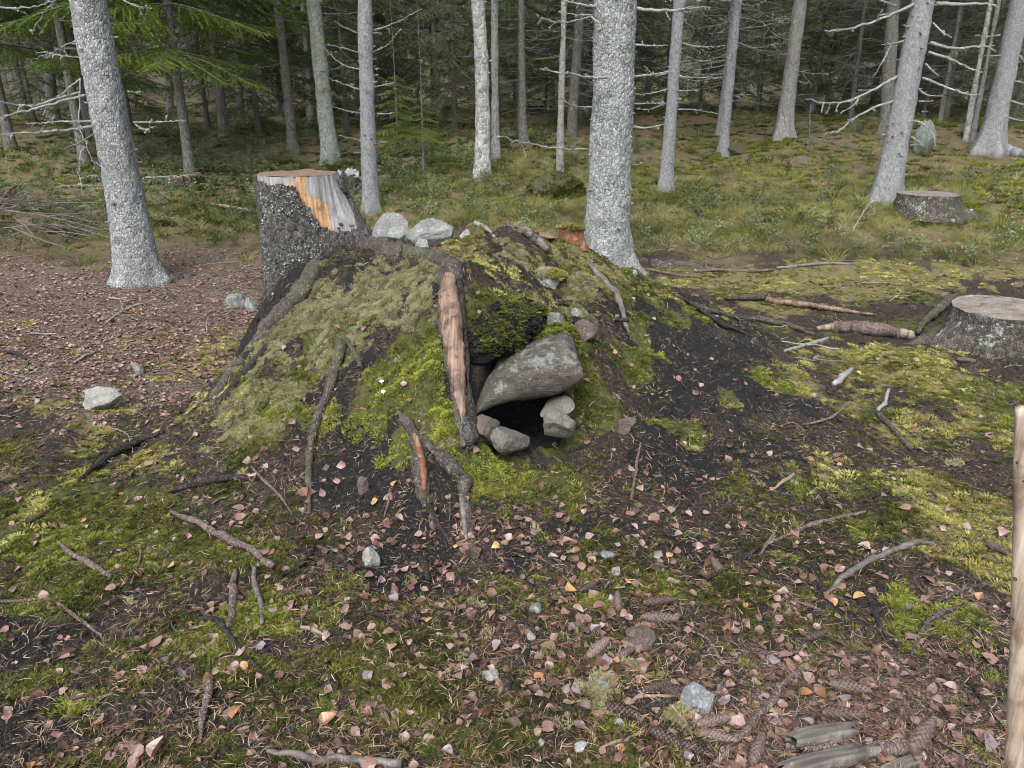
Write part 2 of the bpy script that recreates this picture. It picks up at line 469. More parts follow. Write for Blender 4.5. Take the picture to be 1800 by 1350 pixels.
W_POST = wood_mat('wood_post', (.10, .07, .05), (.24, .19, .145), (.36, .32, .26), axis=(1, 1, .05), spots=.7)
R_GREY = rock_mat('rock_grey_lichen', (.05, .05, .05), (.14, .145, .14), (.24, .245, .235), (.27, .31, .275), lam=.7)
R_BIG = rock_mat('rock_overhang', (.03, .028, .025), (.085, .077, .067), (.165, .15, .13), (.25, .28, .26), lam=.45, moss=.0)
def big_rock():
    m = Mat('rock_overhang_face', .8, .25); co = m.co()
    g = m.noise(co, 34, 6, .75, .6, stretch=(.35, .6, 1.3)); n2 = m.noise(co, 120, 4, .75); n1 = m.noise(co, 6, 5, .65)
    col = m.ramp(m.math('ADD', m.math('MULTIPLY', g, .55), m.math('MULTIPLY', n2, .45)), [(.33, (.016, .015, .013)), (.5, (.062, .055, .047)), (.7, (.15, .135, .115))])
    col = m.mix(m.math('MULTIPLY', m.thr(n1, .5, .65), .5), col, (.125, .10, .075))
    nz = m.n('ShaderNodeSeparateXYZ', {0: m.n('ShaderNodeNewGeometry').outputs['Normal']}).outputs[2]
    ln = m.math('ADD', m.math('ADD', m.math('MULTIPLY', m.noise(co, 40, 6, .8), .5), m.math('MULTIPLY', m.noise(co, 9, 4, .7), .5)), m.math('MULTIPLY', nz, .10))
    col = m.mix(m.math('MULTIPLY', m.thr(ln, .575, .64), .65), col, (.22, .245, .23))  # lichen patches; upward bias also paints the top lighter than the shaded underside
    return m.done(col, m.math('ADD', g, m.math('MULTIPLY', n2, .5)), .022, 1.0)
R_BOULDER = big_rock()
R_CAVE = rock_mat('rock_cave', (.035, .033, .03), (.105, .10, .088), (.18, .172, .15), (.2, .21, .19), lam=.3)
R_BROWN = rock_mat('rock_brown', (.03, .024, .02), (.085, .066, .055), (.16, .125, .105), lam=.1)
R_WHITE = rock_mat('rock_pale', (.10, .10, .09), (.21, .21, .195), (.33, .33, .305), lam=.3)
R_SPECK = rock_mat('rock_speckled', (.03, .03, .033), (.13, .135, .14), (.30, .31, .315), lam=.3)
R_MOSSY = rock_mat('rock_mossy', (.04, .04, .037), (.10, .10, .09), (.18, .18, .16), lam=.2, moss=1.3, mossc=(.045, .042, .016))
R_STAND = rock_mat('rock_standing', (.04, .045, .04), (.10, .12, .105), (.18, .21, .185), (.22, .27, .235), lam=.8)

# ------------------------------------------------------------------ what grows or lies where
def blob_field(blobs):
    B = np.array(blobs, float)
    c = hit(B[:, 0], B[:, 1]); ex = hit(B[:, 0] + B[:, 2], B[:, 1])
    n1 = hit(B[:, 0], B[:, 1] + B[:, 3])
    sx = np.abs(ex[:, 0] - c[:, 0]) + .01
    sy = np.maximum(np.hypot(n1[:, 1] - c[:, 1], n1[:, 0] - c[:, 0]), .05)
    return c, sx, sy, B[:, 4]
def eval_blobs(bf, x, y):
    c, sx, sy, w = bf
    r = np.zeros(np.shape(x))
    for k in range(len(w)):
        d = ((x - c[k, 0]) / sx[k]) ** 2 + ((y - c[k, 1]) / sy[k]) ** 2
        r = np.maximum(r, w[k] * np.exp(-.7 * d)) if w[k] > 0 else r + w[k] * np.exp(-.7 * d)
    return r
SOIL = blob_field([(640,790,75,95,1.25),(690,720,50,50,.9),(1170,565,85,40,1.1),(870,600,50,35,.7),(1240,670,150,90,.9),(1000,960,320,110,.62),(1340,800,110,80,.55),
    (60,1120,110,70,1.0),(60,1260,120,70,.7),(700,1000,160,70,.75),(330,1240,70,40,.6),(520,690,35,30,.6),(760,860,70,90,.9),(690,530,30,20,.7),(1100,640,60,50,.6),(1200,800,120,90,.8),(1150,1000,250,80,.55),(230,1030,40,20,.7),(700,600,20,20,.8)])
MOSS = blob_field([(160,915,170,60,1.2),(330,985,200,70,.9),(120,1050,120,50,.8),(200,700,120,30,.5),(330,780,70,40,.6),(300,600,60,20,.45),(400,1090,160,90,.7),(430,760,90,70,.55),(690,680,60,55,1.15),(750,740,40,40,1.2),(860,830,40,35,1.3),(900,560,60,50,1.05),
    (940,610,30,25,1.2),(690,630,60,40,1.1),(560,740,30,40,.7),(850,1300,130,50,.8),(980,855,110,30,.95),(1050,720,40,60,.9),(1130,650,60,30,.75),(1660,1080,110,70,.8),(1500,900,170,80,.6),
    (620,560,60,30,.9),(720,590,40,30,.9),(560,590,25,40,1.0),(1000,770,40,20,1.0),(430,1200,90,60,.55),(840,560,30,60,.8),(1010,650,25,25,1.0),(640,1200,200,100,.4),(1000,1260,140,70,.45)])
YELL = blob_field([(800,435,50,28,1.3),(955,465,38,16,1.3),(1420,495,320,28,1.0),(1730,470,120,30,.8),(1680,900,110,160,.75),(1740,1000,60,40,1.0),(1560,640,170,60,.75),(1100,490,60,20,.7),(880,470,60,40,.9),(60,920,90,50,.6),(1350,540,150,20,.8),(960,540,40,40,.8),(400,720,60,50,.55),(1000,440,60,25,.7),(1620,760,160,60,.6),(120,720,130,45,.55),(330,640,70,30,.55),(250,810,130,40,.6),(50,800,90,50,.55),(230,600,80,20,.5),(90,640,90,25,.5),(400,600,40,25,.5),(150,780,120,30,.55),(330,720,60,30,.55),(60,560,60,15,.45),(1480,690,140,70,.62),(1450,810,120,70,.5),(1330,640,60,30,.4),(1550,720,150,60,.6)])
LICH = blob_field([(650,530,120,40,1.15),(730,490,60,25,1.0),(480,690,90,70,.8),(590,610,50,50,1.0),(1010,500,50,35,1.0),(880,430,60,25,.9),(430,770,90,60,.65),(720,545,50,40,1.0),(540,560,30,40,.8),(1000,540,40,30,.7),(480,620,50,40,.7),(1750,900,50,200,.4),(640,450,60,25,.4)])
def masks(x, y):
    n1 = fbm(x, y, f=2.2, o=4, s=101); n2 = fbm(x, y, f=7, o=4, s=111); n3 = fbm(x, y, f=2.6, o=4, s=121); n4 = fbm(x, y, f=8, o=4, s=131)
    far = sstep(7.6, 9.2, np.hypot(x * .55, y) + .5 * n1)
    red = (1 - sstep(-1.6, -.9, x + .25 * n1)) * sstep(3.6, 4.6, y + .5 * x * 0 + .3 * n3)      # needle litter plain on the left
    red2 = sstep(.35, .9, x + .2 * n1) * (1 - sstep(1.7, 2.25, y + .3 * n3)) * .8                # leaf heap bottom right
    soil = sstep(.30, .75, eval_blobs(SOIL, x, y) * (1 - .0 * far) + .16 * n2 + .12 * n1)
    mz = sstep(.05, .22, mound_z(x, y))
    moss = sstep(.30, .80, eval_blobs(MOSS, x, y) + .13 * mz + .20 * n4 + .16 * n3)
    moss = np.maximum(moss, .75 * sstep(.42, .75, n3 * .8 + n4 * .5 + .12))
    yel = sstep(.30, .85, eval_blobs(YELL, x, y) + .22 * n2 + .14 * n3)
    lic = sstep(.48, .78, eval_blobs(LICH, x, y) * .95 + .12 * mz * (x < .1) + .40 * fbm(x, y, f=11, o=3, s=141) + .22 * n1)
    mz = sstep(.05, .22, mound_z(x, y))
    red = red * (1 - mz)
    soil = np.maximum(soil, mz * sstep(-.25, .25, n2 * .5 + n1 * .5 + .12) * .9)
    soil = soil * (1 - .8 * moss) * (1 - .7 * lic)
    cv = (1 - sstep(.9, 1.25, np.sqrt(((x - .055) / .20) ** 2 + ((np.maximum(y, 3.3) - 3.3) / .30) ** 2))) * sstep(3.22, 3.34, y) * (y < 3.75)
    soil = np.maximum(soil, cv); moss = moss * (1 - cv); lic = lic * (1 - cv); yel = yel * (1 - cv)  # hollow forced to bare soil; its black colour also paints in shade
    moss = moss * (1 - .6 * red) * (1 - .5 * soil * 0) * (1 - .7 * red2)
    yel = yel * (1 - .7 * soil); lic = lic * (1 - .3 * yel)
    return dict(soil=soil * (1 - far), moss=moss * (1 - far), yel=yel * (1 - .8 * far), lic=lic * (1 - far), far=far, red=np.clip(red + red2, 0, 1) * (1 - far))

# ------------------------------------------------------------------ ground sheet
def ground():
    rr = [0.35]
    while rr[-1] < 190:
        r = rr[-1]
        k = .03 if r < 1.2 else .0046 if r < 2.6 else .0031 if r < 5.2 else .0055 if r < 12 else .013 if r < 40 else .035
        rr.append(r * (1 + k))
    rr = np.array(rr)
    fa = np.linspace(-47, 47, 540)
    ca = np.arange(50, 311, 4.0)
    ang = np.radians(np.concatenate([fa, ca]))
    A, Rr = np.meshgrid(ang, rr)
    X = Rr * np.sin(A); Y = Rr * np.cos(A)
    Z = HF(X, Y)
    nr, na = X.shape
    i = np.arange(nr - 1)[:, None] * na; j = np.arange(na)[None, :]; j2 = (j + 1) % na
    Q = np.stack([i + j, i + na + j, i + na + j2, i + j2], -1).reshape(-1, 4)[:, ::-1]
    mb = MB()
    mk = masks(X.ravel(), Y.ravel())
    V = np.stack([X, Y, Z], -1).reshape(-1, 3)
    mb.add(V, None, Q, 0, **{k: v for k, v in mk.items()})
    c = len(V)
    m = Mat('forest_floor', .9, .2); co = m.co()
    nf = m.noise(co, 240, 4, .75); nm = m.noise(co, 42, 5, .7); nb = m.noise(co, 7, 4, .65)
    sp = m.voro(co, 210, out='Color'); spv = m.n('ShaderNodeSeparateColor', {0: sp}).outputs[0]
    mixn = m.math('ADD', m.math('MULTIPLY', nm, .5), m.math('MULTIPLY', nf, .5))
    hum = m.ramp(mixn, [(.36, (.005, .0045, .004)), (.5, (.016, .0128, .0105)), (.66, (.05, .039, .031))])
    hum = m.mix(m.math('MULTIPLY', m.thr(spv, .8, .95), .5), hum, (.13, .095, .072))
    redc = m.ramp(mixn, [(.36, (.010, .0075, .006)), (.5, (.05, .037, .029)), (.66, (.15, .112, .088))])
    redc = m.mix(m.math('MULTIPLY', m.thr(spv, .75, .92), .6), redc, (.30, .235, .19))
    soil = m.ramp(mixn, [(.34, (.0035, .0035, .0037)), (.55, (.0105, .010, .0098)), (.72, (.032, .029, .027))])
    soil = m.mix(m.math('MULTIPLY', m.thr(spv, .965, .985), .4), soil, (.16, .145, .125))
    moss = m.ramp(mixn, [(.32, (.014, .015, .006)), (.5, (.042, .046, .013)), (.68, (.10, .11, .026))])
    yelc = m.ramp(mixn, [(.32, (.03, .025, .012)), (.5, (.11, .098, .042)), (.68, (.22, .20, .095))])
    licc = m.ramp(mixn, [(.32, (.015, .015, .009)), (.5, (.055, .054, .03)), (.68, (.16, .16, .095))])
    farc = m.ramp(m.math('ADD', m.math('MULTIPLY', nb, .6), m.math('MULTIPLY', nm, .4)), [(.33, (.045, .037, .022)), (.48, (.085, .075, .036)), (.58, (.12, .085, .056)), (.70, (.20, .142, .108))])
    def edge(name, k=1.5):
        a = m.attr(name); return m.thr(m.math('ADD', a, m.math('MULTIPLY', m.math('SUBTRACT', mixn, .5), k)), .25, .75)
    col = m.mix(edge('red'), hum, redc)
    col = m.mix(edge('soil'), col, soil)
    col = m.mix(edge('moss'), col, moss)
    col = m.mix(m.math('MULTIPLY', edge('yel'), .85), col, yelc)
    col = m.mix(m.math('MULTIPLY', edge('lic'), .8), col, licc)
    col = m.mix(m.attr('far'), col, farc)
    h = m.math('ADD', m.math('MULTIPLY', nf, .4), m.math('MULTIPLY', nm, .8))
    mt = m.done(col, h, .018, .9)
    o = mb.build('ground', mt)
    tag(o, 'uneven forest floor rising into a mossy earth mound and a wooded slope', kind='structure')
    return o
ground()

# ------------------------------------------------------------------ rocks
def ico(sub):
    t = (1 + 5 ** .5) / 2
    V = [(-1,t,0),(1,t,0),(-1,-t,0),(1,-t,0),(0,-1,t),(0,1,t),(0,-1,-t),(0,1,-t),(t,0,-1),(t,0,1),(-t,0,-1),(-t,0,1)]
    F = [(0,11,5),(0,5,1),(0,1,7),(0,7,10),(0,10,11),(1,5,9),(5,11,4),(11,10,2),(10,7,6),(7,1,8),(3,9,4),(3,4,2),(3,2,6),(3,6,8),(3,8,9),(4,9,5),(2,4,11),(6,2,10),(8,6,7),(9,8,1)]
    V = [np.array(v) / np.linalg.norm(v) for v in V]
    for _ in range(sub):
        cache, G = {}, []
        def mid(a, b):
            k = (min(a, b), max(a, b))
            if k not in cache:
                p = V[a] + V[b]; V.append(p / np.linalg.norm(p)); cache[k] = len(V) - 1
            return cache[k]
        for a, b, c in F:
            ab, bc, ca = mid(a, b), mid(b, c), mid(c, a)
            G += [(a, ab, ca), (b, bc, ab), (c, ca, bc), (ab, bc, ca)]
        F = G
    return np.array(V), np.array(F)
ICO = {k: ico(k) for k in (0, 1, 2, 3, 4)}
def rock_verts(sub, size, seed, facets=9, rough=.10, round_=.85):
    r = np.random.default_rng(seed)
    V, F = ICO[sub]; V = V.copy()
    N = r.normal(size=(facets, 3)); N /= np.linalg.norm(N, axis=1)[:, None]
    for n in N:
        d = r.uniform(.50, .92) * round_ + .06
        e = V @ n - d
        V = V - np.outer(np.maximum(e, 0) * .92, n)
    nz = fbm(V[:, 0] + seed, V[:, 1], V[:, 2], f=1.7, o=4, s=seed % 90)
    V = V * (1 + rough * nz)[:, None]
    mx = np.abs(V).max(0)
    return V / mx * np.array(size) / 2, F
def stone(px, py, w, h, mat, label, seed=0, name='stone', cat='stone', depth=1.0, sub=4, sink=.5, rz=0.0, t=None, facets=9, rough=.1, group=None, tilt=0.0, ground_=None):
    """px, py = middle of the stone's foot as seen; w, h its seen width and height in picture pixels"""
    p = hit1(px, py) if t is None else at_t(px, py, t)
    W, Hh = pxm(w, p), pxm(h, p) * 1.02
    V, F = rock_verts(sub, (W, W * depth, Hh * (1 + sink)), seed, facets, rough)
    mb = MB(); mb.add(V, F)
    o = mb.build(name, mat, smooth=sub < 4, loc=(p[0], p[1] + W * depth * .4, p[2] + Hh * (1 - sink) / 2))
    o.rotation_euler = (0, tilt, rz)
    return tag(o, label, cat, group)

# ------------------------------------------------------------------ tree trunks
def trunk_rows(H, zvis, dz, dz2=.6):
    a = np.arange(-.3, zvis, dz); b = np.arange(zvis, H, dz2)
    return np.concatenate([a, b, [H]])
def trunk_mb(H, r, lean=(0, 0), seg=64, zvis=3.2, dz=.02, flare=.8, fl_h=.13, amp=.004, nf=70, seed=0, sway=0.02, lobes=5, knots=0):
    q = np.random.default_rng(seed)
    z = trunk_rows(H, zvis, dz); n = len(z)
    th = np.arange(seg) / seg * 2 * PI
    Z, TH = np.meshgrid(z, th, indexing='ij')
    zz = np.maximum(Z, 0)
    rad = r * np.maximum(1 - zz / (H + .3), .03) ** .8
    lob = np.zeros_like(TH)
    for k in range(lobes):
        a0 = 2 * PI * k / lobes + q.uniform(-.4, .4); w = q.uniform(.5, 1.2)
        d = np.angle(np.exp(1j * (TH - a0)))
        lob += w * np.exp(-(d / .33) ** 2)
    rad = rad * (1 + flare * np.exp(-zz / fl_h) * (.35 + .8 * lob) + .22 * np.exp(-zz / .5))
    cx = lean[0] * Z + sway * np.sin(Z * .9 + q.uniform(0, 6)) * (zz / 3); cy = lean[1] * Z + sway * np.sin(Z * .7 + q.uniform(0, 6)) * (zz / 3)
    X = cx + rad * np.sin(TH); Y = cy - rad * np.cos(TH)
    if amp:
        d = amp * fbm(X + seed, Y, Z * .7, f=nf, o=2, s=seed % 40, gain=.6) + amp * 2.2 * fbm(X - seed, Y, Z * .6, f=7, o=2, s=seed % 40)
        X += d * np.sin(TH); Y -= d * np.cos(TH)
    V = np.stack([X, Y, Z], -1).reshape(-1, 3)
    i = np.arange(n - 1)[:, None] * seg; j = np.arange(seg)[None, :]; j2 = (j + 1) % seg
    Q = np.stack([i + j, i + j2, i + seg + j2, i + seg + j], -1).reshape(-1, 4)
    mb = MB(); mb.add(V, None, Q)
    def surf(zq, a):
        rq = r * max(1 - zq / (H + .3), .03) ** .8 * (1 + .22 * math.exp(-zq / .5))
        return np.array([lean[0] * zq + rq * math.sin(a), lean[1] * zq - rq * math.cos(a), zq])
    for k in range(knots):           # broken-off branch stubs
        zq = q.uniform(.3, zvis); a = q.uniform(0, 2 * PI); p = surf(zq, a)
        o_ = np.array([math.sin(a), -math.cos(a), q.uniform(-.3, .3)]); L = q.uniform(.018, .05)
        mb.tube([p - o_ * .02, p + o_ * L * .5, p + o_ * L], np.array([.016, .011, .006]) * q.uniform(.6, 1.2), 5, .3, 60, seed=k)
    return mb, surf
def flakes(mb, P, n, lo, hi, q, spread):
    """small ragged lichen scales round points P"""
    k = q.integers(0, len(P), n)
    c = P[k] + q.normal(size=(n, 3)) * spread
    s = q.uniform(lo, hi, n)[:, None]
    a = q.normal(size=(n, 3)); a /= np.linalg.norm(a, axis=1)[:, None]
    b = q.normal(size=(n, 3)); b = np.cross(a, b); b /= np.linalg.norm(b, axis=1)[:, None]
    V = np.stack([c - a * s * .5, c + b * s * .4, c + a * s * .5, c - b * s * .35], 1).reshape(-1, 3)
    Q = np.arange(n * 4).reshape(-1, 4)
    mb.add(V, None, Q)
def branch_mb(pts, r0, q, side=6, lich=1.0, n=22, sidel=.35, seed=0):
    mb = MB()
    P = smooth_path(pts, n); L = np.linalg.norm(np.diff(P, axis=0), axis=1).sum()
    P[1:] += q.normal(size=(n - 1, 3)) * .008 * np.linspace(.3, 1, n - 1)[:, None] * min(1, L)
    mb.tube(P, np.linspace(r0, r0 * .28, n), 6, .25, 50, seed=seed)
    ax = P[-1] - P[0]; ax /= np.linalg.norm(ax)
    allp = [P]
    for k in range(side):
        i = int(q.uniform(.2, .95) * (n - 1)); d = ax * q.uniform(.3, 1) + q.normal(size=3) * .55; d[2] -= .15; d /= np.linalg.norm(d)
        l = q.uniform(.25, 1) * sidel * L * (1 - .5 * i / n)
        S = smooth_path([P[i], P[i] + d * l * .5 + q.normal(size=3) * l * .06, P[i] + d * l + np.array([0, 0, q.uniform(-.25, .15) * l])], 8)
        mb.tube(S, np.linspace(r0 * .45, r0 * .18, 8), 4, .2, 50, seed=k); allp.append(S)
    A = np.vstack(allp)
    if lich: flakes(mb, A, int(L * 130 * lich), .008, .026, q, .004)
    return mb
def at_Y(px, py, Y):
    v = (py - CY) / F_PX
    return at_t(px, py, Y / (CP - v * SP))

# ---- foliage sprays
def bough(L, q, twigs, needles, nl=.024, nw=.005, droop=.25, hang=.25):
    """a drooping spruce bough along +X from the origin: a woody axis and needled side twigs"""
    n = 12
    s = np.linspace(0, 1, n)
    P = np.stack([s * L, .05 * L * np.sin(s * 3 + q.uniform(0, 6)), -droop * L * s ** 1.6 + .10 * L * s ** 4], -1)
    wood = tube(P, np.linspace(.011, .003, n) * max(L, .5), 4)
    Vs, Ts = [], []
    for k in range(twigs):
        f = .12 + .88 * (k + q.uniform(0, 1)) / twigs
        i = min(int(f * (n - 1)), n - 2); g = f * (n - 1) - i
        p = P[i] * (1 - g) + P[i + 1] * g
        sd = 1 if k % 2 else -1
        l = L * (.42 * (1 - f) ** .7 + .07) * q.uniform(.6, 1.15)
        d = np.array([q.uniform(.5, .95), sd * q.uniform(.5, .9), -q.uniform(.2, 1.2) * hang]); d /= np.linalg.norm(d)
        m = max(3, int(needles * (.4 + l / (.4 * L + .01))))
        u = (np.arange(m) + q.uniform(0, 1, m)) / m
        c = p + d * (u * l)[:, None] + np.array([0, 0, -1.0]) * (hang * .6 * l * u ** 2)[:, None]
        o = q.normal(size=(m, 3)); o -= (o @ d)[:, None] * d; o /= np.linalg.norm(o, axis=1)[:, None]; o[:, 2] *= .6
        tip = c + (o * .75 + d * .75) * nl * q.uniform(.7, 1.2, m)[:, None]
        wv = np.cross(o, d); wv *= nw / (np.linalg.norm(wv, axis=1)[:, None] + 1e-9)
        Vs.append(np.stack([c - wv, c + wv, tip], 1).reshape(-1, 3))
        e = p + d * l + np.array([0, 0, -hang * .6 * l]); md = p + d * l * .5 + np.array([0, 0, -hang * .15 * l]); wx = np.cross(d, [0, 0, 1.0]); wx *= nw * .45 / (np.linalg.norm(wx) + 1e-9)
        Vs.append(np.array([p - wx, p + wx, md + wx, p - wx, md + wx, md - wx, md - wx, md + wx, e]))
    V = np.vstack(Vs)
    return wood, V, np.arange(len(V)).reshape(-1, 3)
def rotz(V, a):
    c, s_ = math.cos(a), math.sin(a)
    return V @ np.array([[c, s_, 0], [-s_, c, 0], [0, 0, 1]])
def crown_mesh(name, zb, H, Lmax, q, mats, dz=.34, per=5, twigs=26, needles=10, nl=.03, nw=.006, variants=4, thin=1.0, low=.6, hang=.25):
    mb = MB()
    B = [bough(1.0, q, twigs, needles, nl / max(Lmax * .6, .5), nw / max(Lmax * .6, .5), q.uniform(.15, .45), hang) for _ in range(variants)]
    z = zb
    while z < H - .3:
        f = (z - zb) / (H - zb)
        L = Lmax * (1 - f) ** .75 * (low + (1 - low) * min(1, f * 5))
        for k in range(per):
            if q.uniform() > thin: continue
            wood, V, T = B[q.integers(0, variants)]
            l = L * q.uniform(.6, 1.15); a = q.uniform(0, 2 * PI); zz = z + q.uniform(-.15, .15)
            off = np.array([0, 0, zz])
            tint = q.uniform(0, 1) * .7 + .3 * q.uniform(0, 1)
            mb.add(rotz(V * l, a) + off, T, None, 0, tint=tint)
            mb.add(rotz(wood[0] * l, a) + off, wood[2], wood[1], 1, tint=.5)
        z += dz * q.uniform(.8, 1.2) * (1 + .4 * max(0, z - zb - 3.5))
    return mb.mesh(name, mats, False)
def needle_mat(name, stops, trans=.25):
    m = Mat(name, .55, .25)
    t = m.attr('tint'); co = m.co()
    r = m.math('MULTIPLY', m.math('SUBTRACT', m.noise(co, 5, 3), .5), .5)
    r2 = m.math('MULTIPLY', m.math('SUBTRACT', m.rnd(), .5), .5)
    col = m.ramp(m.math('ADD', m.math('ADD', t, r), r2, True), stops)
    return m.done(col, trans=trans)
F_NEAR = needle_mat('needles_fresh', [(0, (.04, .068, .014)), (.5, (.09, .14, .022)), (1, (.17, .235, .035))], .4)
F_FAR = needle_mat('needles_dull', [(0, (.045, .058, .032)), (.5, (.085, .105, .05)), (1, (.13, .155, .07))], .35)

def twig_mesh(name, q, z0, z1, n, l0, l1, mat, r=.007, side=4, lich=0, segs=8):
    mb = MB()
    for k in range(n):
        z = q.uniform(z0, z1); a = q.uniform(0, 2 * PI); L = q.uniform(l0, l1)
        d = np.array([math.cos(a), math.sin(a), 0]); dr = q.uniform(-.05, .5)
        P = smooth_path([np.array([0, 0, z]), d * L * .5 + np.array([0, 0, z - dr * L * .25]), d * L + np.array([0, 0, z - dr * L * .35 + q.uniform(-.1, .1)])], segs)
        P[1:] += q.normal(size=(segs - 1, 3)) * .012
        mb.tube(P, np.linspace(r, r * .3, segs), 3, cap=False)
        for s_ in range(side):
            i = q.integers(1, segs - 1); e = d * q.uniform(.2, .8) + q.normal(size=3) * .5; e[2] -= .2
            l = L * q.uniform(.12, .4)
            S = np.array([P[i], P[i] + e * l * .5 + q.normal(size=3) * .02, P[i] + e * l + np.array([0, 0, -.1 * l])])
            mb.tube(S, [r * .5, r * .4, r * .2], 3, cap=False)
        if lich: flakes(mb, P, int(L * 40 * lich), .012, .03, q, .006)
    return mb.mesh(name, mat, True)

q_ = np.random.default_rng(5)
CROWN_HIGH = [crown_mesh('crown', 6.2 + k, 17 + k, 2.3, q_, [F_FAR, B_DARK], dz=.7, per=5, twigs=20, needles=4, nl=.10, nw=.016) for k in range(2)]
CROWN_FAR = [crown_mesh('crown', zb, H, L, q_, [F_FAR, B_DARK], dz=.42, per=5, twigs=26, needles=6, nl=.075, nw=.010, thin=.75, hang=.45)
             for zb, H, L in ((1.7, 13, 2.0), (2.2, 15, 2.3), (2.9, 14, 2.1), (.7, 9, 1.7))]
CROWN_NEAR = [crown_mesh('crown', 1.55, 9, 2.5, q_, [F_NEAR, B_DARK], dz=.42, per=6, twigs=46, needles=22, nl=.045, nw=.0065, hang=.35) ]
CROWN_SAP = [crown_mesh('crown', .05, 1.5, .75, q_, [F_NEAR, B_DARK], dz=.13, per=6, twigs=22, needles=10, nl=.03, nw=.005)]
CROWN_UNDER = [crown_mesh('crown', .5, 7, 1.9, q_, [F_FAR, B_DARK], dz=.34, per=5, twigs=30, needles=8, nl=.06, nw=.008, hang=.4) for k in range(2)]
ORD_ = ['first', 'second', 'third', 'fourth', 'fifth', 'sixth', 'seventh', 'eighth', 'ninth', 'tenth', 'eleventh', 'twelfth', 'thirteenth', 'fourteenth', 'fifteenth', 'sixteenth', 'seventeenth', 'eighteenth', 'nineteenth', 'twentieth', 'twenty-first', 'twenty-second', 'twenty-third', 'twenty-fourth', 'twenty-fifth', 'twenty-sixth', 'twenty-seventh', 'twenty-eighth', 'twenty-ninth']
FAR_T0 = trunk_mb(12, .1, (0, 0), 12, 4, .3, .3, seed=59, amp=0)[0].mesh('trunk', B_DARK)
TWIGS_FAR = [twig_mesh('dead_twigs', q_, .6, 6, 150, .5, 1.7, B_TWIGD, .0075, 6) for k in range(3)]

def tree(name, px, py, pxtop, w, bark, label, group=None, H=16.0, t=None, wy=None, seg=48, dz=.03, flare=.7, fl_h=.12, seed=0, amp=.004, knots=14, crown=None, sway=.02, lobes=5, cat='tree', toprow=0):
    p = hit1(px, py) if t is None else at_t(px, py, t)
    if t is not None: p[2] = H0(p[0], p[1])
    top = at_Y(pxtop, toprow, p[1])
    dz_ = top[2] - p[2]
    lean = ((top[0] - p[0]) / dz_, 0.0)
    r = pxm(w, p) / 2
    root = empty(name, tuple(p), label, cat, group)
    mb, surf = trunk_mb(H, r * 1.0, lean, seg, max(dz_ + .5, 2.5), dz, flare, fl_h, amp, seed=seed, knots=knots, sway=sway, lobes=lobes)
    mb.build('trunk', bark, root)
    if crown is not None:
        c = inst('crown', crown, (lean[0] * 6, 0, 0), (0, 0, random.uniform(0, 6)), H / 17.0, root)
    return dict(root=root, p=p, lean=lean, r=r, H=H, surf=surf)
def hero_branch(tr, pts, w=5, dy=(0, -.25), side=5, lich=1.0, sidel=.3, seed=0, mat=None):
    q = np.random.default_rng(seed + 900)
    n = len(pts)
    W = [at_Y(a, b, tr['p'][1] + dy[0] + (dy[1] - dy[0]) * i / (n - 1)) for i, (a, b) in enumerate(pts)]
    W = np.array(W) - tr['p']
    # start on the trunk's surface
    r0 = pxm(w, tr['p']) / 2
    branch_mb(W, r0, q, side, lich, sidel=sidel, seed=seed).build('branch', mat or B_TWIG, tr['root'])
def random_branches(tr, n, z0, z1, l0, l1, seed, r=.006, lich=.7, mat=None, side=4, az=None):
    q = np.random.default_rng(seed)
    for k in range(n):
        z = q.uniform(z0, z1); a = q.uniform(0, 2 * PI) if az is None else q.uniform(*az)
        p = tr['surf'](z, a); L = q.uniform(l0, l1)
        d = np.array([math.sin(a), -math.cos(a), 0])
        dr = q.uniform(-.15, .45)
        branch_mb([p - d * .02, p + d * L * .5 + np.array([0, 0, -dr * L * .35]), p + d * L + np.array([0, 0, -dr * L * .35 + q.uniform(-.05, .18) * L])], r * q.uniform(.7, 1.2), q, side, lich, n=12, seed=k).build('branch', mat or B_TWIG, tr['root'])

A_ = tree('spruce_tree', 246, 492, 158, 60, B_LEFT, 'big pale grey spruce trunk with spreading roots on the left, leaning left', t=7.35, H=17, seg=128, dz=.013, flare=.62, fl_h=.15, seed=3, amp=.0045, knots=26, crown=CROWN_HIGH[0])
for i, (pts, w, dy) in enumerate([
    ([(142, 162), (95, 175), (60, 186), (25, 182), (-5, 178)], 8, (0, -.5)), ([(152, 167), (95, 182), (40, 196), (-8, 208)], 9, (0, -.6)),
    ([(160, 213), (100, 214), (45, 218)], 6, (0, .3)), ([(163, 222), (110, 230), (60, 233), (-10, 236)], 10, (0, -.5)),
    ([(133, 77), (118, 77), (95, 90), (60, 103)], 4, (0, .3)), ([(150, 102), (105, 97), (62, 90)], 4, (0, .2)),
    ([(142, 138), (120, 155), (100, 172), (70, 185)], 5, (0, -.2)), ([(141, 140), (140, 180), (139, 222), (146, 240), (160, 275), (168, 300)], 4, (-.3, -.4)),
    ([(150, 258), (141, 270), (139, 305), (145, 335)], 4, (-.2, -.3)), ([(181, 311), (160, 309), (137, 315)], 4, (0, -.2)), ([(182, 328), (140, 325), (99, 328)], 4, (0, -.3)),
    ([(224, 160), (235, 162), (247, 163)], 4, (0, 0)), ([(234, 215), (280, 214), (327, 212)], 5, (0, -.2)), ([(238, 218), (252, 227), (272, 224)], 4, (0, -.3)),
    ([(256, 312), (300, 310), (344, 307)], 5, (0, -.3)), ([(205, -8), (232, 8), (265, 15)], 5, (0, -.2)), ([(165, 235), (140, 250), (112, 262)], 4, (0, .3)), ([(-10, 12), (40, 14), (85, 5), (120, -8)], 5, (.3, 0)),
    ([(120, -20), (80, 20), (55, 60)], 4, (0, .4))]):
    hero_branch(A_, pts, w * .62, dy, 4, 1.2, .22, seed=i)

